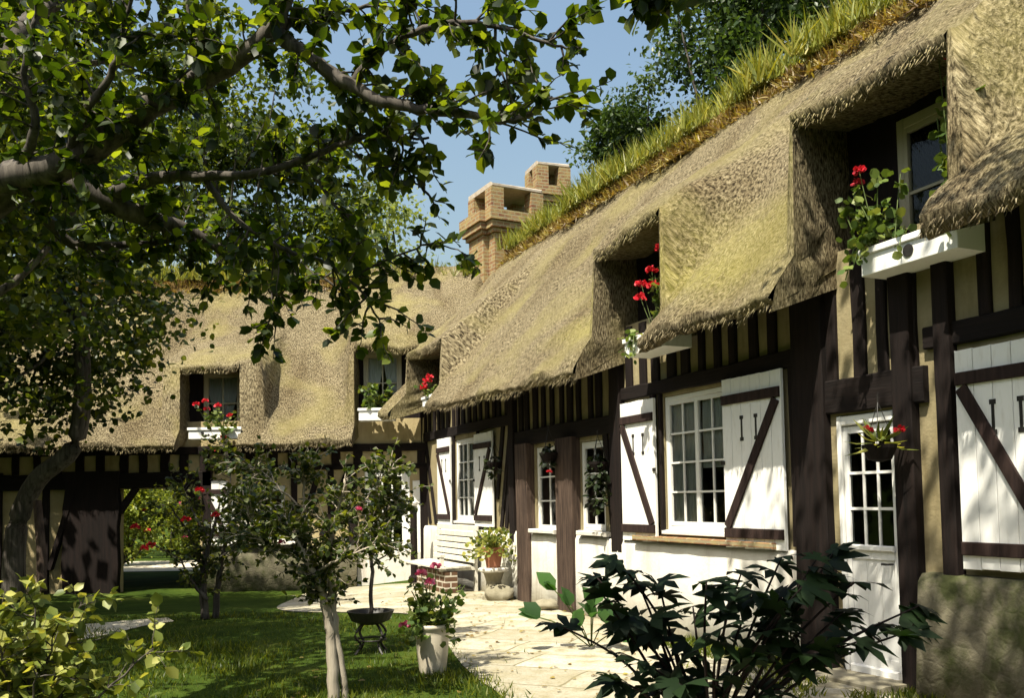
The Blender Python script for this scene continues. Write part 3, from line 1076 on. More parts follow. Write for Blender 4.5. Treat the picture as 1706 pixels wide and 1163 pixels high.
shutter(RW, 7.82, 8.64, 1.12, 2.74, .06, 's0')
shutter(RW, 9.88, 10.62, 1.12, 2.78, .06, 's1')
shutter(RW, -2.1, -1.32, 1.02, 2.66, .06, 's1', label='white shutter dappled with leaf shade')
# door
d = MB()
d.box(-.68, -.64, -.07, .02, 0, 2.28, .01); d.box(-.05, 0, -.07, .02, 0, 2.28, .01); d.box(-.64, -.05, -.07, .018, 2.19, 2.28, .01)
d.box(-.635, -.585, -.05, -.01, .03, 2.18); d.box(-.105, -.055, -.05, -.01, .03, 2.18)
d.box(-.585, -.105, -.05, -.012, 2.12, 2.18); d.box(-.585, -.105, -.05, -.006, 1.03, 1.14); d.box(-.585, -.105, -.05, -.012, .03, .2)
for x in (-.425, -.265):
    d.box(x - .011, x + .011, -.036, -.018, 1.14, 2.12)
for z in (1.46, 1.77):
    d.box(-.585, -.105, -.037, -.016, z - .012, z + .012)
for i in range(3):
    d.box(-.585 + i * .16, -.585 + (i + 1) * .16 - .003, -.055, -.02, .2, 1.03)
d.box(-.60, -.08, -.01, .025, 1.10, 1.15, .01); d.box(-.60, -.08, -.01, .03, .04, .12, .01)
DOOR = d.build('door', WHITE, RW)
g = MB(); g.quad((-.585, -.03, 2.12), (-.105, -.03, 2.12), (-.105, -.03, 1.14), (-.585, -.03, 1.14)); g.build('pane', GLASS, DOOR)
g = MB(); g.tube([(-.56, -.01, 1.0), (-.56, .05, 1.0), (-.5, .055, 1.0)], .01, 6); g.build('handle', IRON, DOOR)
g = MB(); g.box(-.75, .1, -.2, .35, -.1, .06, .02); g.build('doorstep', STONE, RW)

# timbers of the front wing
beam(RW, 7.0, 11.8, 2.80, 2.98, .05); beam(RW, 3.85, 7.0, 2.42, 2.66, .06); beam(RW, .46, 3.85, 2.80, 2.96, .055)
beam(RW, -1.0, .46, 2.30, 2.60, .06); beam(RW, -4.5, -1.0, 2.72, 2.9, .05)
for a, b, z, ww, gap in ((7.2, 11.7, 2.98, .14, .29), (4.1, 6.95, 2.66, .14, .285), (.65, 3.6, 2.96, .14, .29), (-1.0, .45, 2.60, .13, .27), (-4.4, -1.4, 2.9, .12, .25)):
    k = int(round((b - a) / gap))
    for i in range(k):
        s = a + (b - a) * (i + .5) / k + random.uniform(-.04, .04)
        stud(RW, s, ww * random.uniform(.8, 1.2), z, 3.72)
for s, w in ((3.77, .26), (7.05, .2), (11.72, .22), (.28, .42), (-.8, .2), (-1.2, .14)):
    stud(RW, s, w, 0 if s < 1 else .9, 3.72, None, .09, 'post')
stud(RW, 6.55, .42, -.05, 2.44, WEATHERED, .14, 'post')
stud(RW, 5.12, .5, -.05, 2.44, WEATHERED, .14, 'post')
for a, b in (((7.18, 2.8), (7.62, 1.12)), ((7.2, 2.2), (7.42, 1.12)), ((7.5, 2.8), (7.78, 1.6)), ((11.55, 2.8), (10.95, 1.12)), ((11.6, 2.1), (11.3, 1.12)), ((10.72, 2.8), (10.78, 1.12))):
    brace(RW, a, b, .12)
brace(RW, (4.12, 2.42), (3.95, 1.1), .12); brace(RW, (3.72, 2.8), (3.66, 1.1), .1)
for s in (2.95, .55):
    stud(RW, s if s > 1 else .53, .09, 1.1, 2.82, None, .05)
for s, z0, z1 in ((1.52, 1.1, 2.8), (2.80, 1.1, 2.8), (8.64, 1.1, 2.8), (9.86, 1.1, 2.8)):
    stud(RW, s, .06, z0, z1, None, .045)

# dormer fronts
def dormer_front(parent, a, b, z0, z1, ws0, ws1, wz0, wz1, cols, rows, curtain, o=-.18, mm=TIMBER):
    wall_with_holes(parent, a - .1, b + .1, z0, z1, [(ws0, ws1, wz0, wz1)], mm, 'dormer_front', o, .1)
    return window(parent, ws0, ws1, wz0, wz1, o + .01, cols, rows, 1, curtain, CREAM_SHADED, .09, .03, False)
dormer_front(RW, -1.66, -.1, 3.1, 5.0, -1.60, -.62, 3.45, 4.75, 2, 2, None)
dormer_front(RW, 2.02, 3.5, 3.1, 4.85, 2.15, 3.0, 3.4, 4.55, 2, 2, None)
dormer_front(RW, 9.3, 11.0, 3.1, 4.7, 9.9, 10.7, 3.4, 4.4, 2, 2, None)

# ------------------------------------------------------------------ rear wing
LWY = 18.6
LW = thing('thatched_house', (0, LWY, 0), math.pi, 'rear thatched half-timbered house with a covered passage through it, facing the camera', 'house')
def lw(s, o, z):
    return Vector((-s, LWY - o, z))
lw_eave = lambda s: np.asarray(s, float) * 0 + 2.70 + .03 * vnoise(np.asarray(s, float) * .8, np.asarray(s, float) * 0, 9)
lw_oe = lambda s: np.asarray(s, float) * 0 + .72
lw_d = [dict(a=5.5, b=6.72, z=4.50, k=.5, jr=.42, jl=.32, soft=.14), dict(a=.9, b=3.18, z=4.92, k=.75, jr=.1, jl=.10, soft=.7, no_r=True)]
LWR = make_roof(LW, THATCH_L, -1.5, 15.5, lw_oe, lw_eave, 6.95, 2.55, lw_d, None, 41, .07, 3500, (.03, .1))
ridge_sod(LWR, .2, 15.5, 6.95, 2.55, 13)
lh = [(6.45, 8.12, -.5, 1.92), (4.7, 5.82, .82, 1.95), (2.12, 3.05, -.4, 2.3)]
wall_with_holes(LW, 1.6, 15, -.5, 3.3, lh, PLASTER_REAR)
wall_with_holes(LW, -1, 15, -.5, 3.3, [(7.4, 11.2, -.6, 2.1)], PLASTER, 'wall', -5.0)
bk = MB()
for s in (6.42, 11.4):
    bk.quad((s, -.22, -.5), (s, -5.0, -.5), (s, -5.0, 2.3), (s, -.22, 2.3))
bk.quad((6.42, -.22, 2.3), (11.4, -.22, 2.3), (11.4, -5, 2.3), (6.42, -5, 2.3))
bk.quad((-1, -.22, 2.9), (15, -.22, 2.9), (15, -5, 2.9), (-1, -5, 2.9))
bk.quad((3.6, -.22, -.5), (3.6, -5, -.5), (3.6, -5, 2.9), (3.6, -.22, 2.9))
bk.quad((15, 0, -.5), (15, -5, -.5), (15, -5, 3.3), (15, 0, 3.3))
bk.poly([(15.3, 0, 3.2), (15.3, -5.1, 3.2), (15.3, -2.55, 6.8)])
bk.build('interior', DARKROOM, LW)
beam(LW, 1.7, 15, 2.62, 2.78, .06); beam(LW, 6.2, 15, 1.95, 2.27, .10, sag=.02); beam(LW, 1.7, 6.2, 2.26, 2.36, .05)
k = 0
for i in range(29):
    s = 1.9 + i * .44 + random.uniform(-.05, .05)
    stud(LW, s, .17 * random.uniform(.85, 1.2), 2.25, 2.66, None, .04)
for s, w, oo in ((8.66, 1.14, .12), (6.28, .2, .1), (9.62, .14, .06), (10.6, .16, .06), (11.8, .16, .06), (13, .16, .06), (3.3, .18, .08), (3.75, .12, .05), (4.5, .12, .05), (1.82, .18, .08)):
    stud(LW, s, w, -.4, 2.3, None, oo, 'post')
# arched knee braces at the passage head
for a, b in (((8.1, 1.45), (7.75, 1.95)), ((6.45, 1.5), (6.75, 1.95))):
    brace(LW, a, b, .14, .08)
brace(LW, (3.4, 2.2), (3.95, .9), .12); brace(LW, (4.0, 2.2), (4.4, .9), .12); brace(LW, (9.0, 2.0), (9.5, .3), .1, .14)
p = MB()
n = 20
for i in range(n + 1):
    s = 3.2 + 3.1 * i / n
    e = random.uniform(-.03, .03)
    p.v += [(s, -.05, -.5), (s, .2 + e, -.5), (s, .16 + e, .3), (s, .12 + e * .5, .68), (s, -.05, .72)]
for i in range(n):
    for kk in range(4):
        q = i * 5 + kk
        p.f.append((q, q + 1, q + 6, q + 5))
p.build('stone_plinth', STONE_P, LW, True)
p = MB(); p.box(4.4, 6.3, -.03, .2, .72, .80, .02); p.build('ledge', WHITEWASH, LW)
window(LW, 4.7, 5.82, .82, 1.95, -.02, 2, 3, 2, None, FRAMEWHITE)
shutter(LW, 5.86, 6.36, .82, 2.06, .06, 's1', slots=False)
d = MB()
d.box(2.12, 2.2, -.07, .02, -.2, 2.3, .01); d.box(2.97, 3.05, -.07, .02, -.2, 2.3, .01); d.box(2.2, 2.97, -.07, .018, 2.2, 2.3, .01)
d.box(2.2, 2.29, -.06, -.01, -.15, 2.2); d.box(2.88, 2.97, -.06, -.01, -.15, 2.2); d.box(2.29, 2.88, -.06, -.012, 2.1, 2.2); d.box(2.29, 2.88, -.06, -.008, .55, .68); d.box(2.29, 2.88, -.055, -.02, -.15, .55)
for x in (2.49, 2.69): d.box(x - .015, x + .015, -.05, -.018, .68, 2.1)
for z in (1.15, 1.62): d.box(2.29, 2.88, -.05, -.016, z - .015, z + .015)
LD = d.build('door', WHITE, LW)
g = MB(); g.quad((2.29, -.036, 2.1), (2.88, -.036, 2.1), (2.88, -.036, .68), (2.29, -.036, .68)); g.build('pane', GLASS, LD)
p = MB(); p.box(1.86, 2.06, 0, .04, .0, 2.0, .01); p.build('panel', WHITE, LW)
p = MB(); p.box(1.7, 4.4, 0, .05, -.4, .55, .01); p.build('plinth', WHITEWASH, LW)
dormer_front(LW, 5.5, 6.72, 2.85, 4.5, 5.62, 6.42, 3.02, 4.36, 2, 2, [(5.7, 6.02, 3.1, 4.28, 'tie_l'), (6.02, 6.36, 3.1, 4.28, 'tie_r')], -.12)
dormer_front(LW, 1.5, 3.18, 2.85, 4.9, 2.28, 3.08, 3.4, 4.72, 2, 2, [(2.66, 3.0, 3.5, 4.62, 'tie_l'), (2.36, 2.66, 3.5, 4.62, 'tie_r')], -.12)

# chimneys
def chimney(parent, loc, rz, w, dpt, z0, z1, lbl=None, wide=1.0):
    """z0 base, z1 top slab; built in parent space"""
    rot = Matrix.Rotation(rz, 4, 'Z')
    def place(o):
        o.data.transform(Matrix.Translation(loc) @ rot)
        return o
    hb = z1 - 1.12
    m = MB()
    m.box(-w / 2, w / 2, -dpt / 2, dpt / 2, z0, hb)
    m.box(w * .12, w / 2 + .14, -dpt / 2 - .12, dpt * .18, z0, hb - .003)       # projecting flue
    ch = place(m.build('chimney', BRICK, parent))
    m = MB()
    for k, (e, h0, h1) in enumerate(((.06, 0, .1), (.12, .1, .26), (.17, .26, .5))):
        m.box(-w / 2 - e, w / 2 + e, -dpt / 2 - e, dpt / 2 + e, hb + h0, hb + h1 - .002)
        m.box(w * .12 - e, w / 2 + .14 + e, -dpt / 2 - .12 - e, dpt * .18 + e, hb + h0 + .004, hb + h1 + .02)
    place(m.build('corbel', BRICK, ch))
    for sx in (-1, 1):
        for sy in (-1, 1):
            cx, cy = sx * (w / 2 - .02), sy * (dpt / 2 - .02)
            m = MB(); m.box(cx - .16, cx + .16, cy - .16, cy + .16, hb + .5, z1 - .11)
            place(m.build('pier', BRICK, ch))
    m = MB()
    m.box(-w / 2 - .13, w / 2 + .13, -dpt / 2 - .13, dpt / 2 + .13, z1 - .11, z1, .03)
    place(m.build('cap_slab', SLAB, ch))
    if lbl: ch['label'] = lbl
    return ch
# into the rear wing's space (s=-x, o=LWY-y)
chimney(LW, Vector((.06, -2.3, 0)), R(28), 1.08, .95, 5.4, 8.8, 'brick chimney with a pale left face, half hidden by apple leaves')
chimney(LW, Vector((-1.05, -4.6, 0)), R(20), .66, .6, 5.0, 10.25, 'further brick chimney rising behind the ridge')
# ------------------------------------------------------------------ ridge plants
def ridge_plants(name, fn, s0, s1, zr, br, per_m, seed_=1.7):
    P, D, N, S, Wd, C = [], [], [], [], [], []
    P2, D2, N2, S2, W2 = [], [], [], [], []
    n = int((s1 - s0) * per_m)
    for _ in range(n):
        s = random.uniform(s0, s1)
        cl = float(vnoise(np.array([s * 1.3]), np.array([seed_]), 91)[0]) + .6 * float(vnoise(np.array([s * 4.1]), np.array([seed_]), 92)[0])
        if cl < -.12 and random.random() < .72:
            continue
        oo = -br + .14 + random.gauss(0, .2)
        c = fn(s, oo, zr + .02 - .35 * abs(oo + br))
        k = random.randint(7, 13)
        tone = random.uniform(0, .5)
        h = random.uniform(.2, .52) * (1 + .55 * cl)
        fan = random.uniform(0, math.pi)
        for _ in range(k):
            a = random.gauss(0, .55)
            b = random.gauss(0, .4)
            P.append(c + Vector((random.uniform(-.05, .05), random.uniform(-.05, .05), 0)))
            D.append((math.sin(a) * math.cos(fan) + b * .6, math.sin(a) * math.sin(fan) + b * .6, 1)); N.append(rdir(1)[0])
            S.append(h * random.uniform(.6, 1.15)); Wd.append(random.uniform(.04, .075)); C.append(min(1, tone + random.random() * .55))
    for _ in range(int(n * 5)):
        s = random.uniform(s0, s1)
        q = random.uniform(.08, .52)
        c = fn(s, -br + q, zr + .04 - q * 1.0)
        P2.append(c); D2.append(rdir(1)[0] * .8 + np.array([0, 0, .5])); N2.append(rdir(1)[0]); S2.append(random.uniform(.07, .2)); W2.append(random.uniform(.09, .2))
    tag(leaves(name, P, D, N, S, IRISL, None, BLADE_V, BLADE_F, Wd, C), kind='stuff')
    tag(leaves('dry_ridge_growth', P2, D2, N2, S2, DRYL, None, BLADE_V, BLADE_F, W2), kind='stuff')
ridge_plants('ridge_irises', rw, -4.4, 13.2, 7.36, 2.6, 115)
ridge_plants('ridge_irises', lw, .2, 15, 6.94, 2.55, 50)

# ------------------------------------------------------------------ ground
def sheet(name, xs, ys, m, dz=0.0, kind='structure'):
    mb = MB()
    for y in ys:
        for x in xs:
            mb.v.append((x, y, gz(x, y) + dz))
    n = len(xs)
    for j in range(len(ys) - 1):
        for i in range(n - 1):
            a = j * n + i
            mb.f.append((a, a + 1, a + n + 1, a + n))
    return tag(mb.build(name, m, None, True), kind=kind)
xs = [-400, -120, -40, -20] + [-12 + .5 * i for i in range(41)] + [12, 25, 60, 150, 400]
ys = [-300, -80, -20, -6] + [0 + .5 * i for i in range(61)] + [34, 45, 80, 160, 400]
sheet('ground', xs, ys, LAWN)
def strip_sheet(name, left, right, m, dz, nseg=18, kind='structure'):
    """sheet between two polylines of equal length (world xy), following the ground"""
    L = catmull(left, 5); Rr = catmull(right, 5)
    mb = MB()
    for a, b in zip(L, Rr):
        for k in range(nseg + 1):
            t = k / nseg
            x, y = a[0] + (b[0] - a[0]) * t, a[1] + (b[1] - a[1]) * t
            mb.v.append((x, y, gz(x, y) + dz))
    for i in range(len(L) - 1):
        for k in range(nseg):
            q = i * (nseg + 1) + k
            mb.f.append((q, q + 1, q + nseg + 2, q + nseg + 1))
    return tag(mb.build(name, m, None, True), kind=kind)
def gp(x, y, z=0):
    d = ray(x, y); t = (z - CAMH) / d[2]
    return (d[0] * t, d[1] * t)
W0 = lambda s: (P0.x + DX * s - DY * -.05, P0.y + DY * s + DX * -.05)
left = [(.6, 3.0), (.25, 6.0), gp(838, 1163), gp(770, 1110), gp(705, 1030), gp(600, 1022), gp(500, 1018), (-3.7, 14.2), (-4.0, 15.5), (-4.1, 17.0)]
right = [(4.6, 3.5), W0(-3), W0(-1.0), W0(.8), W0(3.5), W0(6), W0(8), W0(9.5), (-3.5, 18.6), (-4.1, 18.6)]
strip_sheet('paving', left, right, PAVING, .012)
strip_sheet('path', [gp(40, 1085), gp(130, 1068), gp(190, 1056), gp(240, 1044), gp(290, 1036)], [gp(30, 1062), gp(110, 1045), gp(180, 1038), gp(235, 1032), gp(280, 1029)], PATH, .008, 6)
strip_sheet('path', [(-11.6, 24.2), (-11.9, 25.5), (-12.3, 27), (-12.8, 28.5)], [(-7.6, 24.2), (-8.0, 25.5), (-8.6, 27), (-9.4, 28.5)], PATH, .016, 8)

def in_pav(x, y):
    # left edge of the paving as a function of y
    pts = [(.6, 3.0), (.25, 6.0), (-.05, 7.33), (-.55, 8.8), (-1.25, 12.2), (-2.3, 12.9), (-3.3, 13.2)]
    for a, b in zip(pts, pts[1:]):
        if a[1] <= y <= b[1]:
            t = (y - a[1]) / (b[1] - a[1])
            return x > a[0] + (b[0] - a[0]) * t - .02
    return y > 12.9
P, D, N, S, Wd = [], [], [], [], []
cnt = 0
while cnt < 46000:
    y = 5.2 + 9 * random.random() ** 1.5
    x = -.72 * y + random.random() * (.74 * y + .3)
    if in_pav(x + .18 * float(vnoise(np.array([x * 4]), np.array([y * 4]), 5)[0]) + .03, y) and in_pav(x - .22 * random.random() ** 2, y) and random.random() > .004:
        continue
    dens = float(vnoise(np.array([x * 1.5]), np.array([y * 1.5]), 77)[0])
    if random.random() > .75 + dens:
        continue
    cnt += 1
    P.append((x, y, gz(x, y) - .005)); D.append((random.gauss(0, .45), random.gauss(0, .45), 1)); N.append(rdir(1)[0])
    S.append(random.uniform(.03, .085) * (1 + dens)); Wd.append(random.uniform(.08, .16))
for _ in range(9000):
    s = random.uniform(-3.2, 2.2); o = .12 + .95 * random.random() ** 1.6 * (1 if s < 1 else .5)
    if float(vnoise(np.array([s * 2.2]), np.array([o * 2.2]), 31)[0]) < -.08 or (-.8 < s < .15 and o < .4):
        continue
    q = rw(s, o, 0)
    P.append((q.x, q.y, .005)); D.append((random.gauss(0, .5), random.gauss(0, .5), 1)); N.append(rdir(1)[0])
    S.append(random.uniform(.03, .1)); Wd.append(random.uniform(.1, .2))
tag(leaves('grass', P, D, N, S, GRASSB, None, BLADE_V, BLADE_F, Wd), kind='stuff')

# ------------------------------------------------------------------ small plants
def red_heads(parent, name, spots, r, m):
    for p in spots:
        n = 26
        d = rdir(n)
        d[:, 2] = np.abs(d[:, 2]) * .8
        c = np.array(p)
        leaves(name, c + d * r * .45, d + rdir(n) * .5, d + rdir(n) * .3, np.full(n, r * .75) * rng.uniform(.7, 1.2, n), m, parent, ROUND_V, ROUND_F)

def geranium(loc, sx, sy, h, nleaf, flowers, label, m=REDP, group=None, lsize=.07, name='geranium', cat='plant', lean=(0, 0), trail=0, lm=None, fr=.05):
    """leafy plant with round leaves on stems and clustered flower heads; flowers: list of (dx,dy,dz)"""
    t = thing(name, loc, 0, label, cat, group)
    st = MB()
    P, D, N, S = [], [], [], []
    ns = max(5, nleaf // 14)
    for k in range(ns):
        bx, by = random.uniform(-sx, sx) * .6, random.uniform(-sy, sy) * .6
        tx, ty = bx + random.gauss(0, sx * .5) + lean[0], by + random.gauss(0, sy * .5) + lean[1]
        hh = h * random.uniform(.5, 1.0)
        if trail and random.random() < .3:
            hh = -trail * random.uniform(.3, 1); ty = by + (sy + .06) * (1 if random.random() < .8 else -1)
        pts = catmull([(bx, by, 0), ((bx + tx) / 2, (by + ty) / 2, max(hh * .55, .05)), (tx, ty, hh)], 4)
        st.tube(pts, .005, 4, False)
        for _ in range(max(3, nleaf // ns)):
            p = pts[random.randint(1, len(pts) - 1)]
            P.append(p + rng.normal(size=3) * .035); D.append(rdir(1)[0] + np.array([0, 0, -.1])); N.append(np.array([0, 0, 1]) + rdir(1)[0] * .8); S.append(lsize * random.uniform(.6, 1.25))
    for f in flowers:
        st.tube(catmull([(f[0] * .5, f[1] * .5, f[2] * .3), (f[0] * .8, f[1] * .8, f[2] * .7), f], 3), .004, 4, False)
    st.build('stem', m_stem, t)
    leaves('foliage', P, D, N, S, lm or GERL, t, ROUND_V, ROUND_F)
    if flowers:
        red_heads(t, 'flower', flowers, fr, m)
    return t
m_stem = m_plain('green_stem', (.06, .09, .02), (.1, .13, .03), .7, 20, .1)

def flower_box(loc, rz, w, dpt, h, label, holes=(), m=WHITE):
    t = thing('flower_box', loc, rz, label, 'flower box', 'white window boxes of the thatched houses')
    b = MB()
    th = .025
    b.box(-w / 2, w / 2, dpt - th, dpt, 0, h, .006)
    b.box(-w / 2, w / 2, 0, th, 0, h)
    b.box(-w / 2, -w / 2 + th, th, dpt - th, .001, h - .002); b.box(w / 2 - th, w / 2, th, dpt - th, .001, h - .002)
    b.box(-w / 2 + th, w / 2 - th, th, dpt - th, .002, .02)
    b.build('trough', m, t)
    r = MB(); r.box(-w / 2 - .02, w / 2 + .02, dpt + .001, dpt + .022, h - .045, h + .012, .006); r.build('rim', m, t)
    s = MB(); s.box(-w / 2 + th, w / 2 - th, th, dpt - th, .02, h - .03); s.build('soil', SOD, t)
    for x, z, rr in holes:
        hm = MB(); hm.lathe([(rr, 0), (rr, .006)], 16); o = hm.build('hole', IRON, t)
        o.data.transform(Matrix.Translation((x, dpt + .002, z)) @ Matrix.Rotation(-math.pi / 2, 4, 'X'))
    return t

def wing_box(root_fn, ang, s, o, z, w, dpt, h, label, holes=()):
    return flower_box(root_fn(s, o, z), ang, w, dpt, h, label, holes)
wing_box(rw, ANG, -1.12, .02, 3.36, .92, .30, .21, 'big white window box of the nearest dormer, with a dark drain hole', [(-.02, .095, .05)])
wing_box(rw, ANG, 2.42, .12, 3.22, .85, .34, .2, 'white window box jutting from the middle dormer of the front house')
wing_box(lw, math.pi, 5.98, .25, 2.90, 1.05, .28, .22, 'white window box with small dark holes under the lace window of the rear house', [(.12, .08, .022), (.24, .12, .03), (-.2, .1, .022)])
wing_box(lw, math.pi, 2.72, .22, 3.22, .72, .28, .24, 'white window box under the rear-house dormer with one parted curtain')
wing_box(rw, ANG, 10.3, .12, 3.42, .7, .25, .18, 'white window box sunk in the tiny far dormer of the front house')

def wl(fn, s, o, z): return fn(s, o, z)
def wing_ger(fn, ang, s, o, z, sx, sy, h, n, fl, label, **k):
    g = geranium(fn(s, o, z), sx, sy, h, n, fl, label, **k)
    g.rotation_euler = (0, 0, ang)
    return g
wing_ger(rw, ANG, -1.5, .2, 3.6, .2, .12, 1.1, 120, [(-.02, .0, 1.28), (-.08, .05, 1.22), (.05, .08, 1.3)], 'tall geranium with a red head at the top right of the nearest dormer', lsize=.085, fr=.075, trail=.2)
wing_ger(rw, ANG, -.82, .24, 3.6, .36, .14, .55, 220, [(.12, .1, .62), (.2, .05, .55)], 'geranium spreading pale leaves over the left end of the nearest window box', lsize=.08, fr=.055, trail=.3)
wing_ger(rw, ANG, 2.35, .28, 3.40, .3, .13, .75, 150, [(.22, .1, .62), (.0, .1, .72), (-.12, .05, .95), (-.02, .1, .55), (-.25, .06, .78), (-.22, .05, .5), (.18, .14, .45)], 'geranium with several red heads filling the middle dormer', lsize=.08, fr=.07)
wing_ger(rw, ANG, 2.62, .44, 3.36, .2, .08, .12, 60, [], 'pale trailing plant spilling over the middle dormer box', name='trailing_plant', lsize=.07, trail=.3)
wing_ger(rw, ANG, 10.2, .3, 3.58, .25, .12, .35, 70, [(.12, .1, .32), (.2, .12, .22), (0, .1, .28), (.1, .15, .16), (-.1, .1, .36)], 'geranium with a clump of red heads in the tiny far dormer', lsize=.08, fr=.075)
wing_ger(lw, math.pi, 6.0, .38, 3.1, .42, .1, .45, 130, [(.36, .1, .5), (.18, .1, .56), (-.08, .12, .46), (-.32, .1, .26), (.16, .05, .4)], 'geranium with red heads in the box under the lace window', lsize=.085, fr=.07)
wing_ger(lw, math.pi, 5.8, .54, 3.04, .15, .06, .08, 50, [(.12, .06, -.38), (-.02, .05, -.12)], 'red geranium trailing below the box of the lace window', lsize=.08, fr=.06, trail=.45, group=None)
wing_ger(lw, math.pi, 2.75, .36, 3.44, .28, .1, .5, 120, [], 'leafy green plant without flowers in front of the parted curtain', name='leafy_plant', lsize=.12)

DARKTRAIL = m_leaf('dark_trailing_leaf', (.008, .014, .005), (.016, .026, .008), (.03, .045, .012), .25)
# hanging baskets
def hanging(loc, label, r, drop, nleaf, lm, flowers=(), m=REDP, blades=False):
    t = thing('hanging_basket', loc, 0, label, 'hanging plant', 'hanging baskets on the front of the long house')
    b = MB(); b.lathe([(.02, -.14), (.09, -.12), (.13, -.03), (.135, 0), (.12, 0), (.11, -.03)], 14); b.build('pot', TIMBER, t)
    h = MB()
    for k in range(3):
        a = 2 * math.pi * k / 3
        h.tube([(.13 * math.cos(a), .13 * math.sin(a), 0), (0, 0, .34)], .004, 4)
    h.tube([(0, 0, .34), (0, 0, .40), (.02, .03, .42)], .006, 5)
    h.build('hanger', IRON, t)
    P, D, N, S = [], [], [], []
    for _ in range(nleaf):
        a = random.uniform(0, 2 * math.pi)
        q = random.random()
        p = np.array([math.cos(a) * r * math.sin(q * 2.6) ** .7 * random.random(), math.sin(a) * r * math.sin(q * 2.6) ** .7 * random.random(), .1 - q ** 1.3 * drop])
        P.append(p); D.append((math.cos(a), math.sin(a), -.5 + random.gauss(0, .5))); N.append(np.array([0, 0, 1]) + rdir(1)[0] * .7); S.append(random.uniform(.05, .11))
    if blades:
        D = [np.array([math.cos(a), math.sin(a), random.uniform(-.6, .9)]) for a in np.random.RandomState(3).uniform(0, 6.28, len(P))]
        leaves('foliage', [np.array([0, 0, .02]) + np.array(d) * .05 for d in D], D, N, [random.uniform(.13, .26) for _ in P], lm, t, BLADE_V, BLADE_F, [.17] * len(P))
    else:
        leaves('foliage', P, D, N, S, lm, t, LEAF_V, LEAF_F)
    if flowers: red_heads(t, 'flower', flowers, .045, m)
    return t
hanging(rw(-.78, .32, 1.98), 'hanging basket of arching pale leaves with red blooms, above the nearest door', .2, .3, 34, SHRUBL, [(-.05, .1, .12), (.12, -.1, .1)], REDP, True)
hanging(rw(4.0, .2, 2.05), 'tall dark trailing hanging basket between a narrow window and a white shutter', .17, .75, 230, DARKTRAIL)
hanging(rw(5.35, .24, 2.24), 'dark hanging basket on the post between the two narrow windows', .12, .3, 70, DARKTRAIL, [(0, -.12, -.28)])
hanging(rw(7.45, .2, 2.2), 'small hanging basket right of the far white shutters', .13, .35, 80, DARKTRAIL)

# bench on brick blocks
t = thing('bench', rw(9.35, .14, 0), ANG, 'white slatted bench standing against the wall under the far window', 'bench')
for k in range(6):
    z = .50 + k * .11
    b = MB(); b.box(-1.05, 1.05, .10 - k * .016, .128 - k * .016, z, z + .09, .006, .003); b.build('back_slat', BENCHW, t)
for k in range(5):
    b = MB(); b.box(-1.08, 1.08, .17 + k * .115, .27 + k * .115, .44 - .004 * k, .47 - .004 * k, 0, .002); b.build('seat_slat', BENCHW, t)
for sx in (-.95, .95):
    b = MB(); b.box(sx - .04, sx + .04, .02, .07, .0, 1.1); b.build('leg', BENCHW, t)
    b = MB(); b.box(sx - .04, sx + .04, .07, .7, .38, .435); b.build('rail', BENCHW, t)
    b = MB(); b.box(sx - .04, sx + .04, .62, .7, .62, .66); b.bar((sx, .66, .62), (sx, .66, .436), .06, .06); b.build('armrest', BENCHW, t)
b = MB(); b.box(-1.06, .5, .42, .64, -.05, .375); b.build('brick_base', BRICK_D, t)

# round table with pot
tp = gp(823, 1000)
tb = thing('round_table', (tp[0], tp[1], 0), 0, 'small round white table on a stout stone foot between bench and post', 'table')
b = MB(); b.lathe([(.235, 0), (.245, .02), (.245, .045), (.22, .06)], 28, (0, 0, .45)); b.build('tabletop', WHITEWASH, tb)
b = MB(); b.lathe([(.19, 0), (.18, .06), (.13, .1), (.12, .3), (.16, .42), (.2, .448)], 20); b.build('foot', STONE, tb)
tt = thing('terracotta_pot', (tp[0], tp[1], .512), 0, 'terracotta flower pot on the small round white table', 'flower pot')
b = MB(); b.lathe([(.11, 0), (.15, .25), (.175, .25), (.18, .32), (.16, .32), (.15, .27)], 24); b.build('pot', TERRA, tt)
b = MB(); b.lathe([(.148, .262), (.148, .268)], 20); b.build('soil', SOD, tt)
pl = thing('potted_plant', (tp[0], tp[1], .77), 0, 'yellow-green arching plant growing in the terracotta pot on the round table', 'plant')
P, D, N, S = [], [], [], []
for _ in range(90):
    a = random.uniform(0, 6.28); e = random.uniform(-.1, 1.3)
    d = np.array([math.cos(a) * math.cos(e), math.sin(a) * math.cos(e), math.sin(e)])
    for k in range(5):
        P.append(d * (.08 + .09 * k) + np.array([0, 0, -.05 * k * k * .12])); D.append(d + rdir(1)[0] * .8); N.append(rdir(1)[0]); S.append(random.uniform(.05, .1))
leaves('foliage', P, D, N, S, SHRUBL, pl)
sm_ = MB()
for _ in range(10):
    a = random.uniform(0, 6.28)
    sm_.tube([(0, 0, -.03), (.12 * math.cos(a), .12 * math.sin(a), .22)], .006, 4)
sm_.build('stem', m_stem, pl)
for (x, y, r, l) in ((832, 1000, .2, 'rough pale boulder at the foot of the round table'), (910, 1016, .16, 'flat tan stone at the foot of the weathered posts')):
    q = gp(x, y)
    b = MB(); b.blob((0, 0, r * .5), r, 9, 14, .16, (1.15, 1, .8 if r > .18 else .5))
    o = b.build('boulder', STONE, None, True); o.location = (q[0], q[1] - .1, 0); tag(o, l, 'stone')

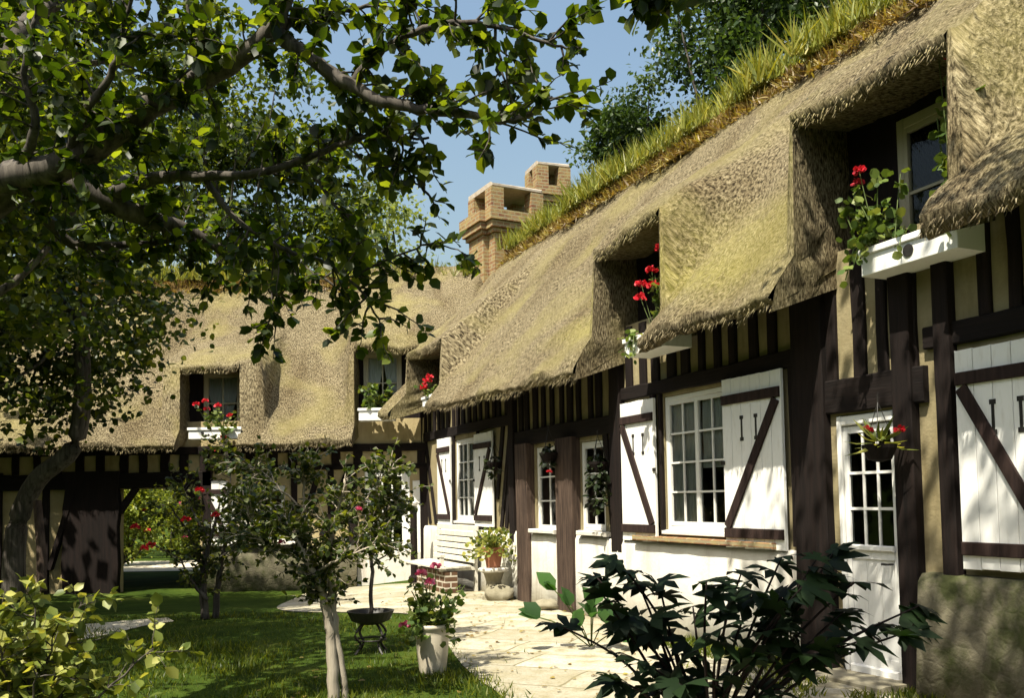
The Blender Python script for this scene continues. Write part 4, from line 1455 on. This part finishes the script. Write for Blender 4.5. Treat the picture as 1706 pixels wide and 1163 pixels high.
# urn
up_ = gp(721, 1122)
u = thing('urn', (up_[0], up_[1], 0), 0, 'tall pale cylindrical urn standing on the lawn edge', 'urn')
b = MB(); b.lathe([(.115, 0), (.12, .015), (.125, .03), (.145, .2), (.155, .36), (.152, .405), (.17, .42), (.172, .45), (.15, .455), (.14, .40)], 36); b.build('body', URN, u, True)
b = MB(); b.lathe([(.142, .425), (.142, .43)], 24); b.build('soil', SOD, u)
geranium((up_[0], up_[1], .42), .2, .2, .42, 320, [(-.08, -.15, .5), (.05, -.1, .56), (-.25, -.05, .02), (.0, -.2, .42)], 'pink geranium bushing over the rim of the pale urn', PINKP, None, .075, trail=.12, fr=.05)

# iron stand with bowl and standard shrub
ip = gp(618, 1088)
it = thing('plant_stand', (ip[0], ip[1], gz(*ip)), 0, 'dark iron stand holding a shallow bowl on the lawn', 'plant stand')
b = MB(); b.lathe([(.1, .30), (.2, .34), (.24, .42), (.25, .44), (.23, .44), (.19, .37)], 24); b.build('bowl', IRON, it)
for k in range(4):
    a = math.pi / 4 + k * math.pi / 2
    b = MB(); b.tube(catmull([(.1 * math.cos(a), .1 * math.sin(a), .32), (.2 * math.cos(a), .2 * math.sin(a), .2), (.13 * math.cos(a), .13 * math.sin(a), .1), (.2 * math.cos(a), .2 * math.sin(a), 0)], 4), .014, 6); b.build('leg', IRON, it)
b = MB()
for k in range(24):
    a = 2 * math.pi * k / 24
    a2 = 2 * math.pi * (k + 1) / 24
    b.tube([(.16 * math.cos(a), .16 * math.sin(a), .14), (.16 * math.cos(a2), .16 * math.sin(a2), .14)], .009, 5, False)
b.build('hoop', IRON, it)

def shrub(name, base, label, cat, stems, leaf_m, wood_m, per_m, tlen, gap, lsize, flowers=(), fm=REDP, fr=.04, tv=LEAF_V, tf=LEAF_F, up=.25, start=.35, tr=.004, loc_is_base=True):
    t = thing(name, base, 0, label, cat)
    mb = MB()
    P, D, N, S = twig_tree(mb, stems, per_m, tlen, gap, lsize, up, .01, start, True, tr)
    mb.build('stem', wood_m, t, True)
    leaves('foliage', P, D, N, S, leaf_m, t, tv, tf)
    if flowers: red_heads(t, 'flower', flowers, fr, fm)
    return t

def rel(base, pts):
    return [(p[0] - base[0], p[1] - base[1], p[2] - base[2], r) for p, r in pts]
# standard shrub in the bowl
stems = [[(0, 0, .40, .022), (.02, .0, .85, .02), (-.02, .02, 1.2, .016), (.05, 0, 1.65, .01)], [(0, 0, 1.0, .012), (.22, .05, 1.3, .01), (.3, .05, 1.6, .006)], [(0, 0, 1.05, .012), (-.2, -.05, 1.3, .01), (-.28, 0, 1.65, .006)], [(0, 0, 1.1, .012), (.05, .2, 1.4, .008), (.1, .2, 1.75, .005)], [(0, 0, .9, .01), (.2, -.1, 1.05, .008), (.34, -.1, 1.15, .005)]]
shrub('standard_shrub', (ip[0], ip[1], gz(*ip)), 'small clipped shrub on a thin bare stem rising from the iron bowl', 'shrub', stems, ROSEL, BARK, 30, .2, .022, .055, (), REDP, start=.45)

# rose standard in the foreground
rb = Vector((-1.50, 7.35, 0))
def A(x, y, Y, r): return (at(x, y, Y) - rb, r)
def L(*a): return [(p.x, p.y, p.z, r) for p, r in a]
stems = [L(A(557, 1180, 7.35, .05), A(553, 1080, 7.35, .044), A(543, 1010, 7.35, .04), A(528, 965, 7.3, .03), A(500, 915, 7.25, .02), A(470, 860, 7.2, .012)),
         L(A(577, 1175, 7.4, .03), A(566, 1090, 7.38, .028), A(556, 1020, 7.36, .028), A(548, 950, 7.35, .024), A(556, 880, 7.3, .016), A(575, 800, 7.3, .01)),
         L(A(541, 1000, 7.35, .02), A(520, 930, 7.4, .016), A(505, 850, 7.5, .012), A(510, 770, 7.5, .008)),
         L(A(548, 960, 7.35, .016), A(590, 900, 7.4, .012), A(635, 860, 7.5, .009), A(665, 830, 7.5, .006)),
         L(A(528, 965, 7.3, .018), A(470, 935, 7.2, .013), A(430, 890, 7.15, .009), A(405, 830, 7.1, .006)),
         L(A(505, 850, 7.5, .01), A(450, 800, 7.5, .008), A(420, 780, 7.5, .005)),
         L(A(556, 880, 7.3, .01), A(620, 820, 7.3, .008), A(650, 780, 7.3, .005)),
         L(A(530, 950, 7.3, .012), A(580, 925, 7.1, .009), A(640, 905, 7.1, .006)),
         L(A(500, 915, 7.25, .01), A(455, 905, 7.5, .008), A(395, 875, 7.6, .005))]
shrub('standard_rose', rb, 'twin-stemmed dark bushy standard rose in the middle of the lawn', 'rose tree', stems, ROSEL, BARK_L, 48, .27, .024, .055, [(at(598, 690 + 160, 7.2) - rb), (at(470, 905, 7.2) - rb)], PINKP, .03, start=.42)
# rose bush left of it, before the passage
rb2 = Vector((*gp(342, 1032), 0)); rb2.z = gz(rb2.x, rb2.y)
def A2(x, y, Y, r): return (at(x + 20, y, Y) - rb2, r)
Y2 = rb2.y
stems = [L(A2(322, 1032, Y2, .06), A2(318, 960, Y2, .05), A2(330, 900, Y2, .03), A2(350, 830, Y2, .015)), L(A2(338, 1032, Y2 + .2, .05), A2(345, 960, Y2 + .2, .04), A2(360, 890, Y2, .025), A2(400, 820, Y2, .012), A2(420, 780, Y2, .008)),
         L(A2(320, 960, Y2, .03), A2(300, 900, Y2, .02), A2(275, 860, Y2 - .2, .012), A2(262, 840, Y2 - .3, .008)), L(A2(330, 900, Y2, .02), A2(300, 850, Y2 + .3, .015), A2(285, 810, Y2 + .3, .008)), L(A2(345, 930, Y2, .02), A2(400, 890, Y2 + .3, .012), A2(440, 870, Y2 + .4, .007)),
         L(A2(345, 900, Y2, .02), A2(390, 850, Y2 - .3, .012), A2(430, 830, Y2 - .4, .007)), L(A2(325, 1000, Y2 - .1, .03), A2(300, 970, Y2 - .2, .02), A2(280, 930, Y2 - .3, .01)), L(A2(350, 850, Y2, .015), A2(365, 790, Y2, .01), A2(350, 740, Y2, .006))]
shrub('rose_bush', rb2, 'dark rose bush with scattered red blooms in front of the passage', 'rose bush', stems, ROSEL, BARK, 25, .36, .032, .075, [(at(x + 20, y, Y2 - .4) - rb2) for x, y in ((312, 818), (290, 868), (232, 910), (205, 880), (338, 860), (220, 915), (395, 905))], REDP, .06, start=.2)
# bright shrub bottom left
rb3 = Vector((-2.85, 5.3, 0))
stems = []
for k in range(26):
    a = random.uniform(0, 6.28); q = random.uniform(.15, .75); h = random.uniform(.35, 1.15)
    stems.append([(0.1 * math.cos(a), .1 * math.sin(a), 0, .012), (q * .5 * math.cos(a), q * .5 * math.sin(a), h * .55, .009), (q * math.cos(a), q * math.sin(a), h, .004)])
shrub('leafy_shrub', rb3, 'sunlit yellow-green leafy shrub in the bottom left corner', 'shrub', stems, SHRUBL, BARK, 16, .26, .034, .085, (), start=.25, tr=.003)
# dark fatsia-like shrub in front of the wall
rb4 = Vector((1.16, 5.6, 0))
t = thing('broad_leaved_shrub', rb4, 0, 'dark shrub with big fingered leaves silhouetted against the white wall', 'shrub')
mb = MB()
P, D, N, S = [], [], [], []
def A4(x, y, Y): return at(x, y, Y) - rb4
tips = [(1050, 905, 5.3), (1020, 935, 5.5), (1075, 930, 5.6), (1030, 985, 5.2), (1110, 960, 5.4), (1180, 960, 5.2), (1160, 1000, 5.6), (1230, 930, 5.7), (1290, 900, 5.5), (1340, 905, 5.3), (1370, 885, 5.6), (1395, 960, 5.4), (1320, 950, 5.2), (1250, 975, 5.4), (1380, 1010, 5.5), (1430, 1030, 5.6), (1490, 1000, 5.5), (1400, 1060, 5.3), (1100, 1020, 5.3), (1060, 1030, 5.5), (1200, 1040, 5.2), (1280, 1030, 5.4), (1150, 1060, 5.5), (1080, 1090, 5.1), (1130, 1110, 5.3), (1250, 1090, 5.2), (1330, 1080, 5.4), (960, 1030, 5.6), (1210, 1000, 5.3), (1290, 985, 5.5), (1480, 1040, 5.4), (1350, 930, 5.4), (1140, 1130, 5.0), (1040, 1120, 5.2)]
for k, (x, y, Y) in enumerate(tips):
    tip = A4(x + (x - 1200) * .14, y + (28 if y < 960 else 10), Y)
    base = Vector((random.uniform(-.06, .06), random.uniform(-.06, .06), 0))
    mid = base.lerp(tip, .55) + Vector((random.uniform(-.05, .05), random.uniform(-.05, .05), .10))
    pts = catmull([base, mid, tip], 5)
    mb.tube(pts, [.013 * (1 - .6 * i / (len(pts) - 1)) for i in range(len(pts))], 5)
    e = (pts[-1] - pts[-3]); e = e / np.linalg.norm(e)
    for j in range(3):
        p = pts[-1] - e * .05 * j
        d = e * np.array([1, 1, .3]) + rdir(1)[0] * np.array([.9, .9, .35])
        P.append(p); D.append(d); N.append(np.array([0, -.25, 1]) + rdir(1)[0] * .4); S.append(random.uniform(.15, .25))
    for j in range(random.randint(1, 3)):
        p = pts[random.randint(3, len(pts) - 3)]
        q = rdir(1)[0]
        D.append(e * .3 + q); P.append(p + q * .06); N.append(np.array([0, -.2, 1]) + rdir(1)[0] * .5); S.append(random.uniform(.12, .22))
mb.build('stem', TIMBER, t, True)
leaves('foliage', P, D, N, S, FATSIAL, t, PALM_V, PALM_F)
# greener broad leaves lying over the paving edge
t = thing('broad_leaved_plant', (*gp(985, 1080), 0), 0, 'low mid-green plant with broad leaves leaning over the paving', 'plant')
gb = Vector((*gp(985, 1080), 0))
P, D, N, S = [], [], [], []
mb = MB()
for x, y in ((925, 985), (950, 1010), (990, 1010), (900, 1030), (960, 1045), (1010, 1040), (1030, 1060), (985, 1030)):
    tip = at(x, y, gb.y - .2) - gb
    mb.tube(catmull([(0, 0, 0), tip * .6 + Vector((0, 0, .05)), tip], 3), .007, 4)
    for _ in range(3):
        P.append(np.array(tip)); D.append(np.array(tip) + rdir(1)[0] * .3 + np.array([0, 0, .1])); N.append(np.array([0, -.5, 1]) + rdir(1)[0] * .3); S.append(random.uniform(.16, .28))
mb.build('stem', m_stem, t, True)
leaves('foliage', P, D, N, S, m_leaf('mid_broad_leaf', (.02, .05, .012), (.035, .085, .02), (.06, .13, .03), .3, (1.2, 1.6, .5)), t)

# garden post with ball, by the rear door
q = at(690, 935, 17.6)
t = thing('garden_post', (q.x, q.y, -.15), 0, 'dark turned post with a pale ball finial beside the rear glazed door', 'post')
b = MB(); b.lathe([(.11, 0), (.11, .25), (.07, .3), (.065, 1.5), (.09, 1.56), (.06, 1.6)], 14); b.build('shaft', TIMBER, t)
b = MB(); b.blob((0, 0, 1.68), .085, 8, 12, 0); b.build('ball', WHITEWASH, t, True)
# leaning stake at the left
q0, q1 = at(70, 985, 13), at(62, 835, 13.2)
t = MB(); t.tube([q0, (q0 + q1) / 2 + Vector((.02, 0, 0)), q1], [.07, .065, .06], 8)
tag(t.build('stake', WEATHERED, None), 'thick weathered stake leaning at the far left before the passage wall', 'post')

# garden beyond the passage
for k, (x, Y, h, w, l) in enumerate(((-11.5, 26.6, 2.7, 1.0, 'sunlit bush with pink blooms seen left through the passage'), (-10.2, 29.0, 2.0, .9, 'low flowering bush seen at the right of the passage view'), (-12.2, 32, 5, 4.4, 'tall bright green bush closing the view through the passage'))):
    t = thing('garden_bush', (x, Y, 0), 0, l, 'bush')
    P, D, N, S, C, cs = clump_crown((0, 0, h * .5), (w, w * .8, h * .52), 44 if k < 2 else 120, 130, .14, .22, 30 + k, .3, -1)
    leaves('foliage', P, D, N, S, GARDENL, t, FAR_V, FAR_F, None, C)
    b = MB(); crown_limbs(b, (0, 0, -.1), cs, .05, 8); b.build('stem', BARK, t)
    if k < 2:
        red_heads(t, 'flower', [Vector(c) + Vector((0, -.3, .1)) for c in cs[:9]], .1, PINKP if k else REDP)

# ------------------------------------------------------------------ trees
# apple tree: trunk outside the left edge, limbs reaching over the picture
ab = Vector((-3.9, 4.9, 0))
t = thing('apple_tree', ab, 0, 'old apple tree whose thick limbs reach across the top of the picture from the left', 'tree')
def AA(x, y, Y, r): return (at(x, y, Y) - ab, r)
fork = (Vector((-3.55, 4.8, 2.7)) - ab, .13)
limbs = [
    L((Vector((0, 0, -.1)), .2), (Vector((.1, -.05, 1.0)), .17), (Vector((.2, -.1, 2.0)), .15), fork),
    L(fork, AA(-40, 318, 4.7, .09), AA(110, 275, 4.5, .075), AA(250, 178, 4.4, .062), AA(360, 118, 4.3, .052), AA(455, 50, 4.2, .045), AA(478, -50, 4.1, .036)),
    L(AA(458, 55, 4.2, .04), AA(520, 98, 4.15, .036), AA(590, 145, 4.1, .032), AA(665, 176, 4.05, .026), AA(760, 186, 4.0, .02), AA(835, 203, 3.95, .015), AA(885, 185, 3.9, .011), AA(920, 158, 3.9, .006)),
    L(AA(585, 140, 4.1, .022), AA(640, 82, 4.1, .018), AA(705, 48, 4.05, .015), AA(790, 38, 4.0, .012), AA(900, 66, 3.95, .008), AA(955, 85, 3.95, .004)),
    L(AA(825, 48, 4.0, .008), AA(835, 110, 4.0, .006), AA(848, 158, 4.0, .004)),
    L(fork, AA(20, 315, 4.8, .09), AA(150, 322, 4.9, .075), AA(250, 366, 5.0, .055), AA(320, 385, 5.1, .035), AA(400, 440, 5.2, .02), AA(470, 500, 5.2, .01)),
    L(AA(185, 322, 4.9, .045), AA(250, 300, 4.8, .036), AA(325, 293, 4.7, .028), AA(415, 289, 4.6, .022), AA(500, 268, 4.5, .018), AA(570, 238, 4.4, .014), AA(634, 226, 4.4, .009), AA(715, 231, 4.3, .006)),
    L(AA(345, 300, 4.7, .02), AA(380, 354, 4.7, .017), AA(433, 392, 4.7, .014), AA(480, 418, 4.7, .012), AA(545, 440, 4.7, .010), AA(600, 485, 4.7, .008), AA(632, 535, 4.7, .005)),
    L(AA(505, 270, 4.5, .012), AA(545, 325, 4.5, .01), AA(580, 365, 4.5, .008), AA(600, 410, 4.5, .005)),
    L(AA(640, 250, 4.4, .007), AA(680, 290, 4.35, .006), AA(717, 328, 4.3, .004)),
    L(AA(60, 330, 4.9, .04), AA(120, 405, 5.1, .03), AA(240, 405, 5.2, .02), AA(330, 402, 5.2, .016), AA(420, 415, 5.2, .013), AA(500, 440, 5.2, .01), AA(590, 500, 5.2, .006)),
    L(AA(600, 455, 4.7, .007), AA(650, 430, 4.7, .006), AA(715, 408, 4.65, .005), AA(780, 424, 4.6, .003)),
    L(AA(335, 125, 4.3, .018), AA(325, 80, 4.25, .013), AA(312, 10, 4.2, .009), AA(305, -60, 4.2, .006)),
    L(AA(378, 108, 4.3, .012), AA(340, 70, 4.2, .01), AA(290, 62, 4.15, .008), AA(230, 58, 4.1, .006), AA(178, 74, 4.0, .004)),
    L(AA(258, 280, 4.7, .012), AA(248, 255, 4.6, .009), AA(232, 235, 4.5, .006)),
    L(AA(110, 275, 4.5, .03), AA(140, 190, 4.3, .022), AA(190, 110, 4.2, .016), AA(210, 30, 4.1, .01), AA(230, -60, 4.0, .006)),
    L(AA(20, 300, 4.6, .03), AA(60, 210, 4.4, .022), AA(40, 120, 4.3, .016), AA(60, 30, 4.2, .01)),
    L(AA(460, 50, 4.2, .02), AA(540, 20, 4.3, .014), AA(600, 10, 4.3, .01), AA(680, -20, 4.3, .006)),
    L(fork, (Vector((-3.4, 5.2, 4.2)) - ab, .09), (Vector((-3.0, 5.6, 5.6)) - ab, .05), (Vector((-2.6, 6.0, 6.6)) - ab, .02)),
    L(fork, (Vector((-3.6, 6.4, 5.0)) - ab, .07), (Vector((-3.3, 7.3, 6.0)) - ab, .04), (Vector((-2.9, 8.0, 6.6)) - ab, .02)),
    L(fork, (Vector((-3.9, 5.9, 4.0)) - ab, .08), (Vector((-3.9, 7.0, 5.0)) - ab, .05), (Vector((-3.6, 7.9, 5.6)) - ab, .02)),
]
mb = MB()
P, D, N, S = [], [], [], []
for i, lb in enumerate(limbs):
    if i == 0:
        c = catmull(lb, 5); mb.tube([q[:3] for q in c], [q[3] for q in c], 12); continue
    big = lb[0][3] > .05
    far = i in (1, 5)
    r = twig_tree(mb, [lb], 17 if far else (20 if i >= 18 else 23), .62 if i >= 18 else (.32 if lb[0][3] > .0125 else .17), .021, .074, .1, .008, .1 if not far else .2, True, .005)
    for a, b in zip((P, D, N, S), r): a += b
mb.build('limb', BARK, t, True)
leaves('foliage', P, D, N, S, APPLEL, t)

# further trees on the left, crown by crown
def left_tree(name, base, label, trunk, cr, rad, ncl, per, ls, sp, seed, lm, r0, wm=BARK, low=-.7, hollow=.35, cat='tree', fv=LEAF_V, ff_=LEAF_F, nl=16):
    t = thing(name, base, 0, label, cat)
    bz = Vector(base)
    mb = MB()
    tr = [(Vector(p[:3]) - bz, p[3]) for p in trunk]
    c = catmull([(p.x, p.y, p.z, r) for p, r in tr], 5)
    mb.tube([q[:3] for q in c], [q[3] for q in c], 10)
    P, D, N, S, C, cs = clump_crown(np.array(cr) - np.array(base), rad, ncl, per, ls, sp, seed, hollow, low)
    crown_limbs(mb, c[-1][:3], cs, r0, nl)
    mb.build('trunk', wm, t, True)
    leaves('crown', P, D, N, S, lm, t, fv, ff_, None, C)
    return t
left_tree('fruit_tree', (-7.6, 13.6, -.1), 'leafy fruit tree at the left edge in front of the rear roof', [(*at(22, 1005, 13.6), .17), (*at(28, 880, 13.6), .15), (*at(62, 800, 13.5), .14), (*at(122, 745, 13.4), .13), (*at(138, 640, 13.4), .12), (*at(130, 500, 13.4), .09)], (-7.1, 13.4, 4.2), (1.9, 1.6, 2.3), 90, 130, .11, .30, 51, BACKL, .05, BARK)
left_tree('fruit_tree', (-7.2, 8.6, 0), 'bushy fruit tree filling the upper left corner behind the apple limbs', [(-7.2, 8.6, -.1, .18), (-7.0, 8.6, 1.5, .15), (-6.4, 8.5, 3.0, .12)], (-6.1, 8.7, 5.2), (2.5, 2.0, 2.2), 125, 170, .10, .27, 52, BACKL, .07, BARK, -.9, .2)
left_tree('fruit_tree', (-7.5, 20.6 + 5, 0), 'green fruit tree standing behind the rear ridge, left', [(-7.5, 25.6, -.1, .3), (-7.4, 25.6, 4, .25), (-7.4, 25.6, 6, .2)], (-8.6, 25.6, 10.6), (5.2, 3, 4.6), 190, 130, .22, .5, 53, BACKL, .1, BARK, -.8, .3, 'tree', FAR_V, FAR_F)
left_tree('willow_tree', (-4.3, 30, 0), 'pale feathery tree top showing above the rear ridge', [(-4.3, 30, -.1, .3), (-4.3, 30, 5, .25), (-4.3, 30, 8, .15)], (-4.6, 30, 9.5), (2.0, 1.8, 2.6), 55, 70, .2, .5, 54, WILLOWL, .1, BARK, -.8, .3, 'tree', FAR_V, FAR_F)
left_tree('fruit_tree', (-15.5, 20, 0), 'dense dark tree beside the left end of the rear house', [(-15.5, 20, -.1, .3), (-15.2, 20, 3, .25), (-14.8, 20, 5, .2)], (-14.3, 19.8, 6.5), (2.6, 2.4, 4.0), 110, 90, .2, .5, 55, BACKL, .1, BARK, -.9, .3, 'tree', FAR_V, FAR_F)
# ash trees behind the front house
left_tree('ash_tree', (7.4, 27, 0), 'tall dark green ash tree rising behind the front ridge', [(7.4, 27, -.1, .4), (7.5, 27, 5, .35), (7.8, 27, 9, .25)], (8.5, 27, 15.4), (3.5, 3.2, 4.2), 190, 150, .22, .5, 56, ASHL, .12, BARK, -.8, .25, 'tree', FAR_V, FAR_F, 30)
left_tree('ash_tree', (4.6, 29, 0), 'shorter round ash tree peeping over the ridge left of the tall one', [(4.6, 29, -.1, .35), (4.5, 29, 5, .3), (4.2, 29, 10, .2)], (4.1, 29, 13.2), (1.5, 1.5, 1.7), 60, 130, .2, .36, 57, ASHL, .1, BARK, -.8, .25, 'tree', FAR_V, FAR_F, 24)
# the big tree the photographer stands under: its crown hangs above the frame and shades the near corner
LIME = left_tree('lime_tree', (-1.9, -1.6, 0), 'tall tree overhead with a few dark leaf sprays hanging into the top edge', [(-1.9, -1.6, -.1, .3), (-1.8, -1.4, 3, .26), (-1.3, -.6, 6, .2), (-.8, .6, 7.5, .12)], (.15, 3.0, 8.8), (1.7, 2.0, 1.0), 46, 95, .12, .30, 58, APPLEL, .07, BARK, -1, .15)

# unseen trees added left of and behind the camera to cut sky fill
for k, (x, y, h, r) in enumerate(((-13, 5, 9, 4.5), (-14, -4, 10, 5), (-7, -11, 9, 4.5), (2, -13, 9, 4.5), (-13.5, 13, 8, 3.6))):
    left_tree('sky_screen_tree', (x, y, 0), ('unseen added tree on the far left of the lawn, screening the sky', 'unseen added tree left behind the camera, screening the sky', 'unseen added tree well behind the camera, left, screening the sky', 'unseen added tree well behind the camera, right, screening the sky', 'unseen added tree left of the passage end, screening the sky')[k], [(x, y, -.1, .35), (x, y, 3, .3), (x, y, h * .55, .2)], (x, y, h * .56), (r, r, h * .42), 110, 60, .38, .8, 70 + k, BACKL, .12, BARK, -.9, .5, 'tree', FAR_V, FAR_F)

left_tree('fruit_tree', (-9.2, 12.8, 0), 'dark fruit tree in the upper left, deep behind the other crowns', [(-9.2, 12.8, -.1, .2), (-9.1, 12.8, 2, .17), (-8.8, 12.8, 4, .12)], (-8.3, 12.6, 6.2), (2.9, 2.0, 2.6), 130, 150, .13, .36, 59, BACKL, .08, BARK, -.9, .2)
P, D, N, S = [], [], [], []
for _ in range(260):
    y = 6.5 + 9 * random.random(); x = -2.2 + random.random() * 4
    P.append((x, y, gz(x, y) + .022)); D.append((random.gauss(0, 1), random.gauss(0, 1), .05)); N.append((random.gauss(0, .2), random.gauss(0, .2), 1)); S.append(random.uniform(.03, .07))
tag(leaves('fallen_leaves', P, D, N, S, DRYL), kind='stuff')

# drooping spray of the overhead lime that hangs into the top edge of the picture
lb_ = Vector((-1.9, -1.6, 0))
mb = MB()
p1 = at(1085, 12, 3.5) - lb_
lim = [(1.6, 3.9, 7.9, .03), (2.0, 4.6, 6.4, .02), (p1.x - .12, p1.y + .02, p1.z + .9, .010), (p1.x - .04, p1.y, p1.z + .25, .006), (p1.x, p1.y, p1.z + .04, .003)]
lim2 = [(p1.x - .1, p1.y + .02, p1.z + .6, .006), (p1.x + .05, p1.y, p1.z + .25, .004), (p1.x + .11, p1.y, p1.z + .05, .003)]
r_ = twig_tree(mb, [lim, lim2], 9, .14, .035, .075, -.2, .005, .45, True, .003)
mb.build('branch', BARK, LIME, True)
leaves('foliage', *r_, APPLEL, LIME)
# ------------------------------------------------------------------ light, sky, camera
EL = R(60)
hx, hy = .55, .835
L_ = Vector((hx * math.cos(EL), hy * math.cos(EL), -math.sin(EL)))
sun = bpy.data.lights.new('sun', 'SUN')
sun.energy = 5.0
sun.angle = R(.5)
sun.color = (1.0, .94, .79)
so = bpy.data.objects.new('sun', sun)
COL.objects.link(so)
so.rotation_euler = L_.to_track_quat('-Z', 'Y').to_euler()
so.location = (-8, -10, 20)
w = bpy.data.worlds.new('World')
scene.world = w
w.use_nodes = True
nt = w.node_tree
bg = nt.nodes['Background']
sk = nt.nodes.new('ShaderNodeTexSky')
sk.sky_type = 'NISHITA'
sk.sun_disc = False
sk.sun_elevation = EL
sk.sun_rotation = math.atan2(-hx, -hy)
sk.air_density = 2.0
sk.ozone_density = 3.5
sk.dust_density = 4.6
nt.links.new(sk.outputs[0], bg.inputs['Color'])
bg.inputs['Strength'].default_value = 0.09
vs = scene.view_settings
vs.view_transform = 'Standard'
vs.look = 'None'
vs.gamma = 1
vs.exposure = 1.0
cam = bpy.data.cameras.new('camera')
cam.sensor_width = 36
cam.lens = F / W * 36
cam.shift_y = SHIFT
cam.clip_end = 2000
cam.clip_start = .05
co = bpy.data.objects.new('camera', cam)
COL.objects.link(co)
co.location = (0, 0, CAMH)
co.rotation_mode = 'QUATERNION'
co.rotation_quaternion = (Matrix.Rotation(R(90) + PITCH, 4, 'X') @ Matrix.Rotation(-ROLL, 4, 'Z')).to_quaternion()
scene.camera = co
scene.cycles.max_bounces = 8
scene.cycles.diffuse_bounces = 1
scene.cycles.transparent_max_bounces = 16
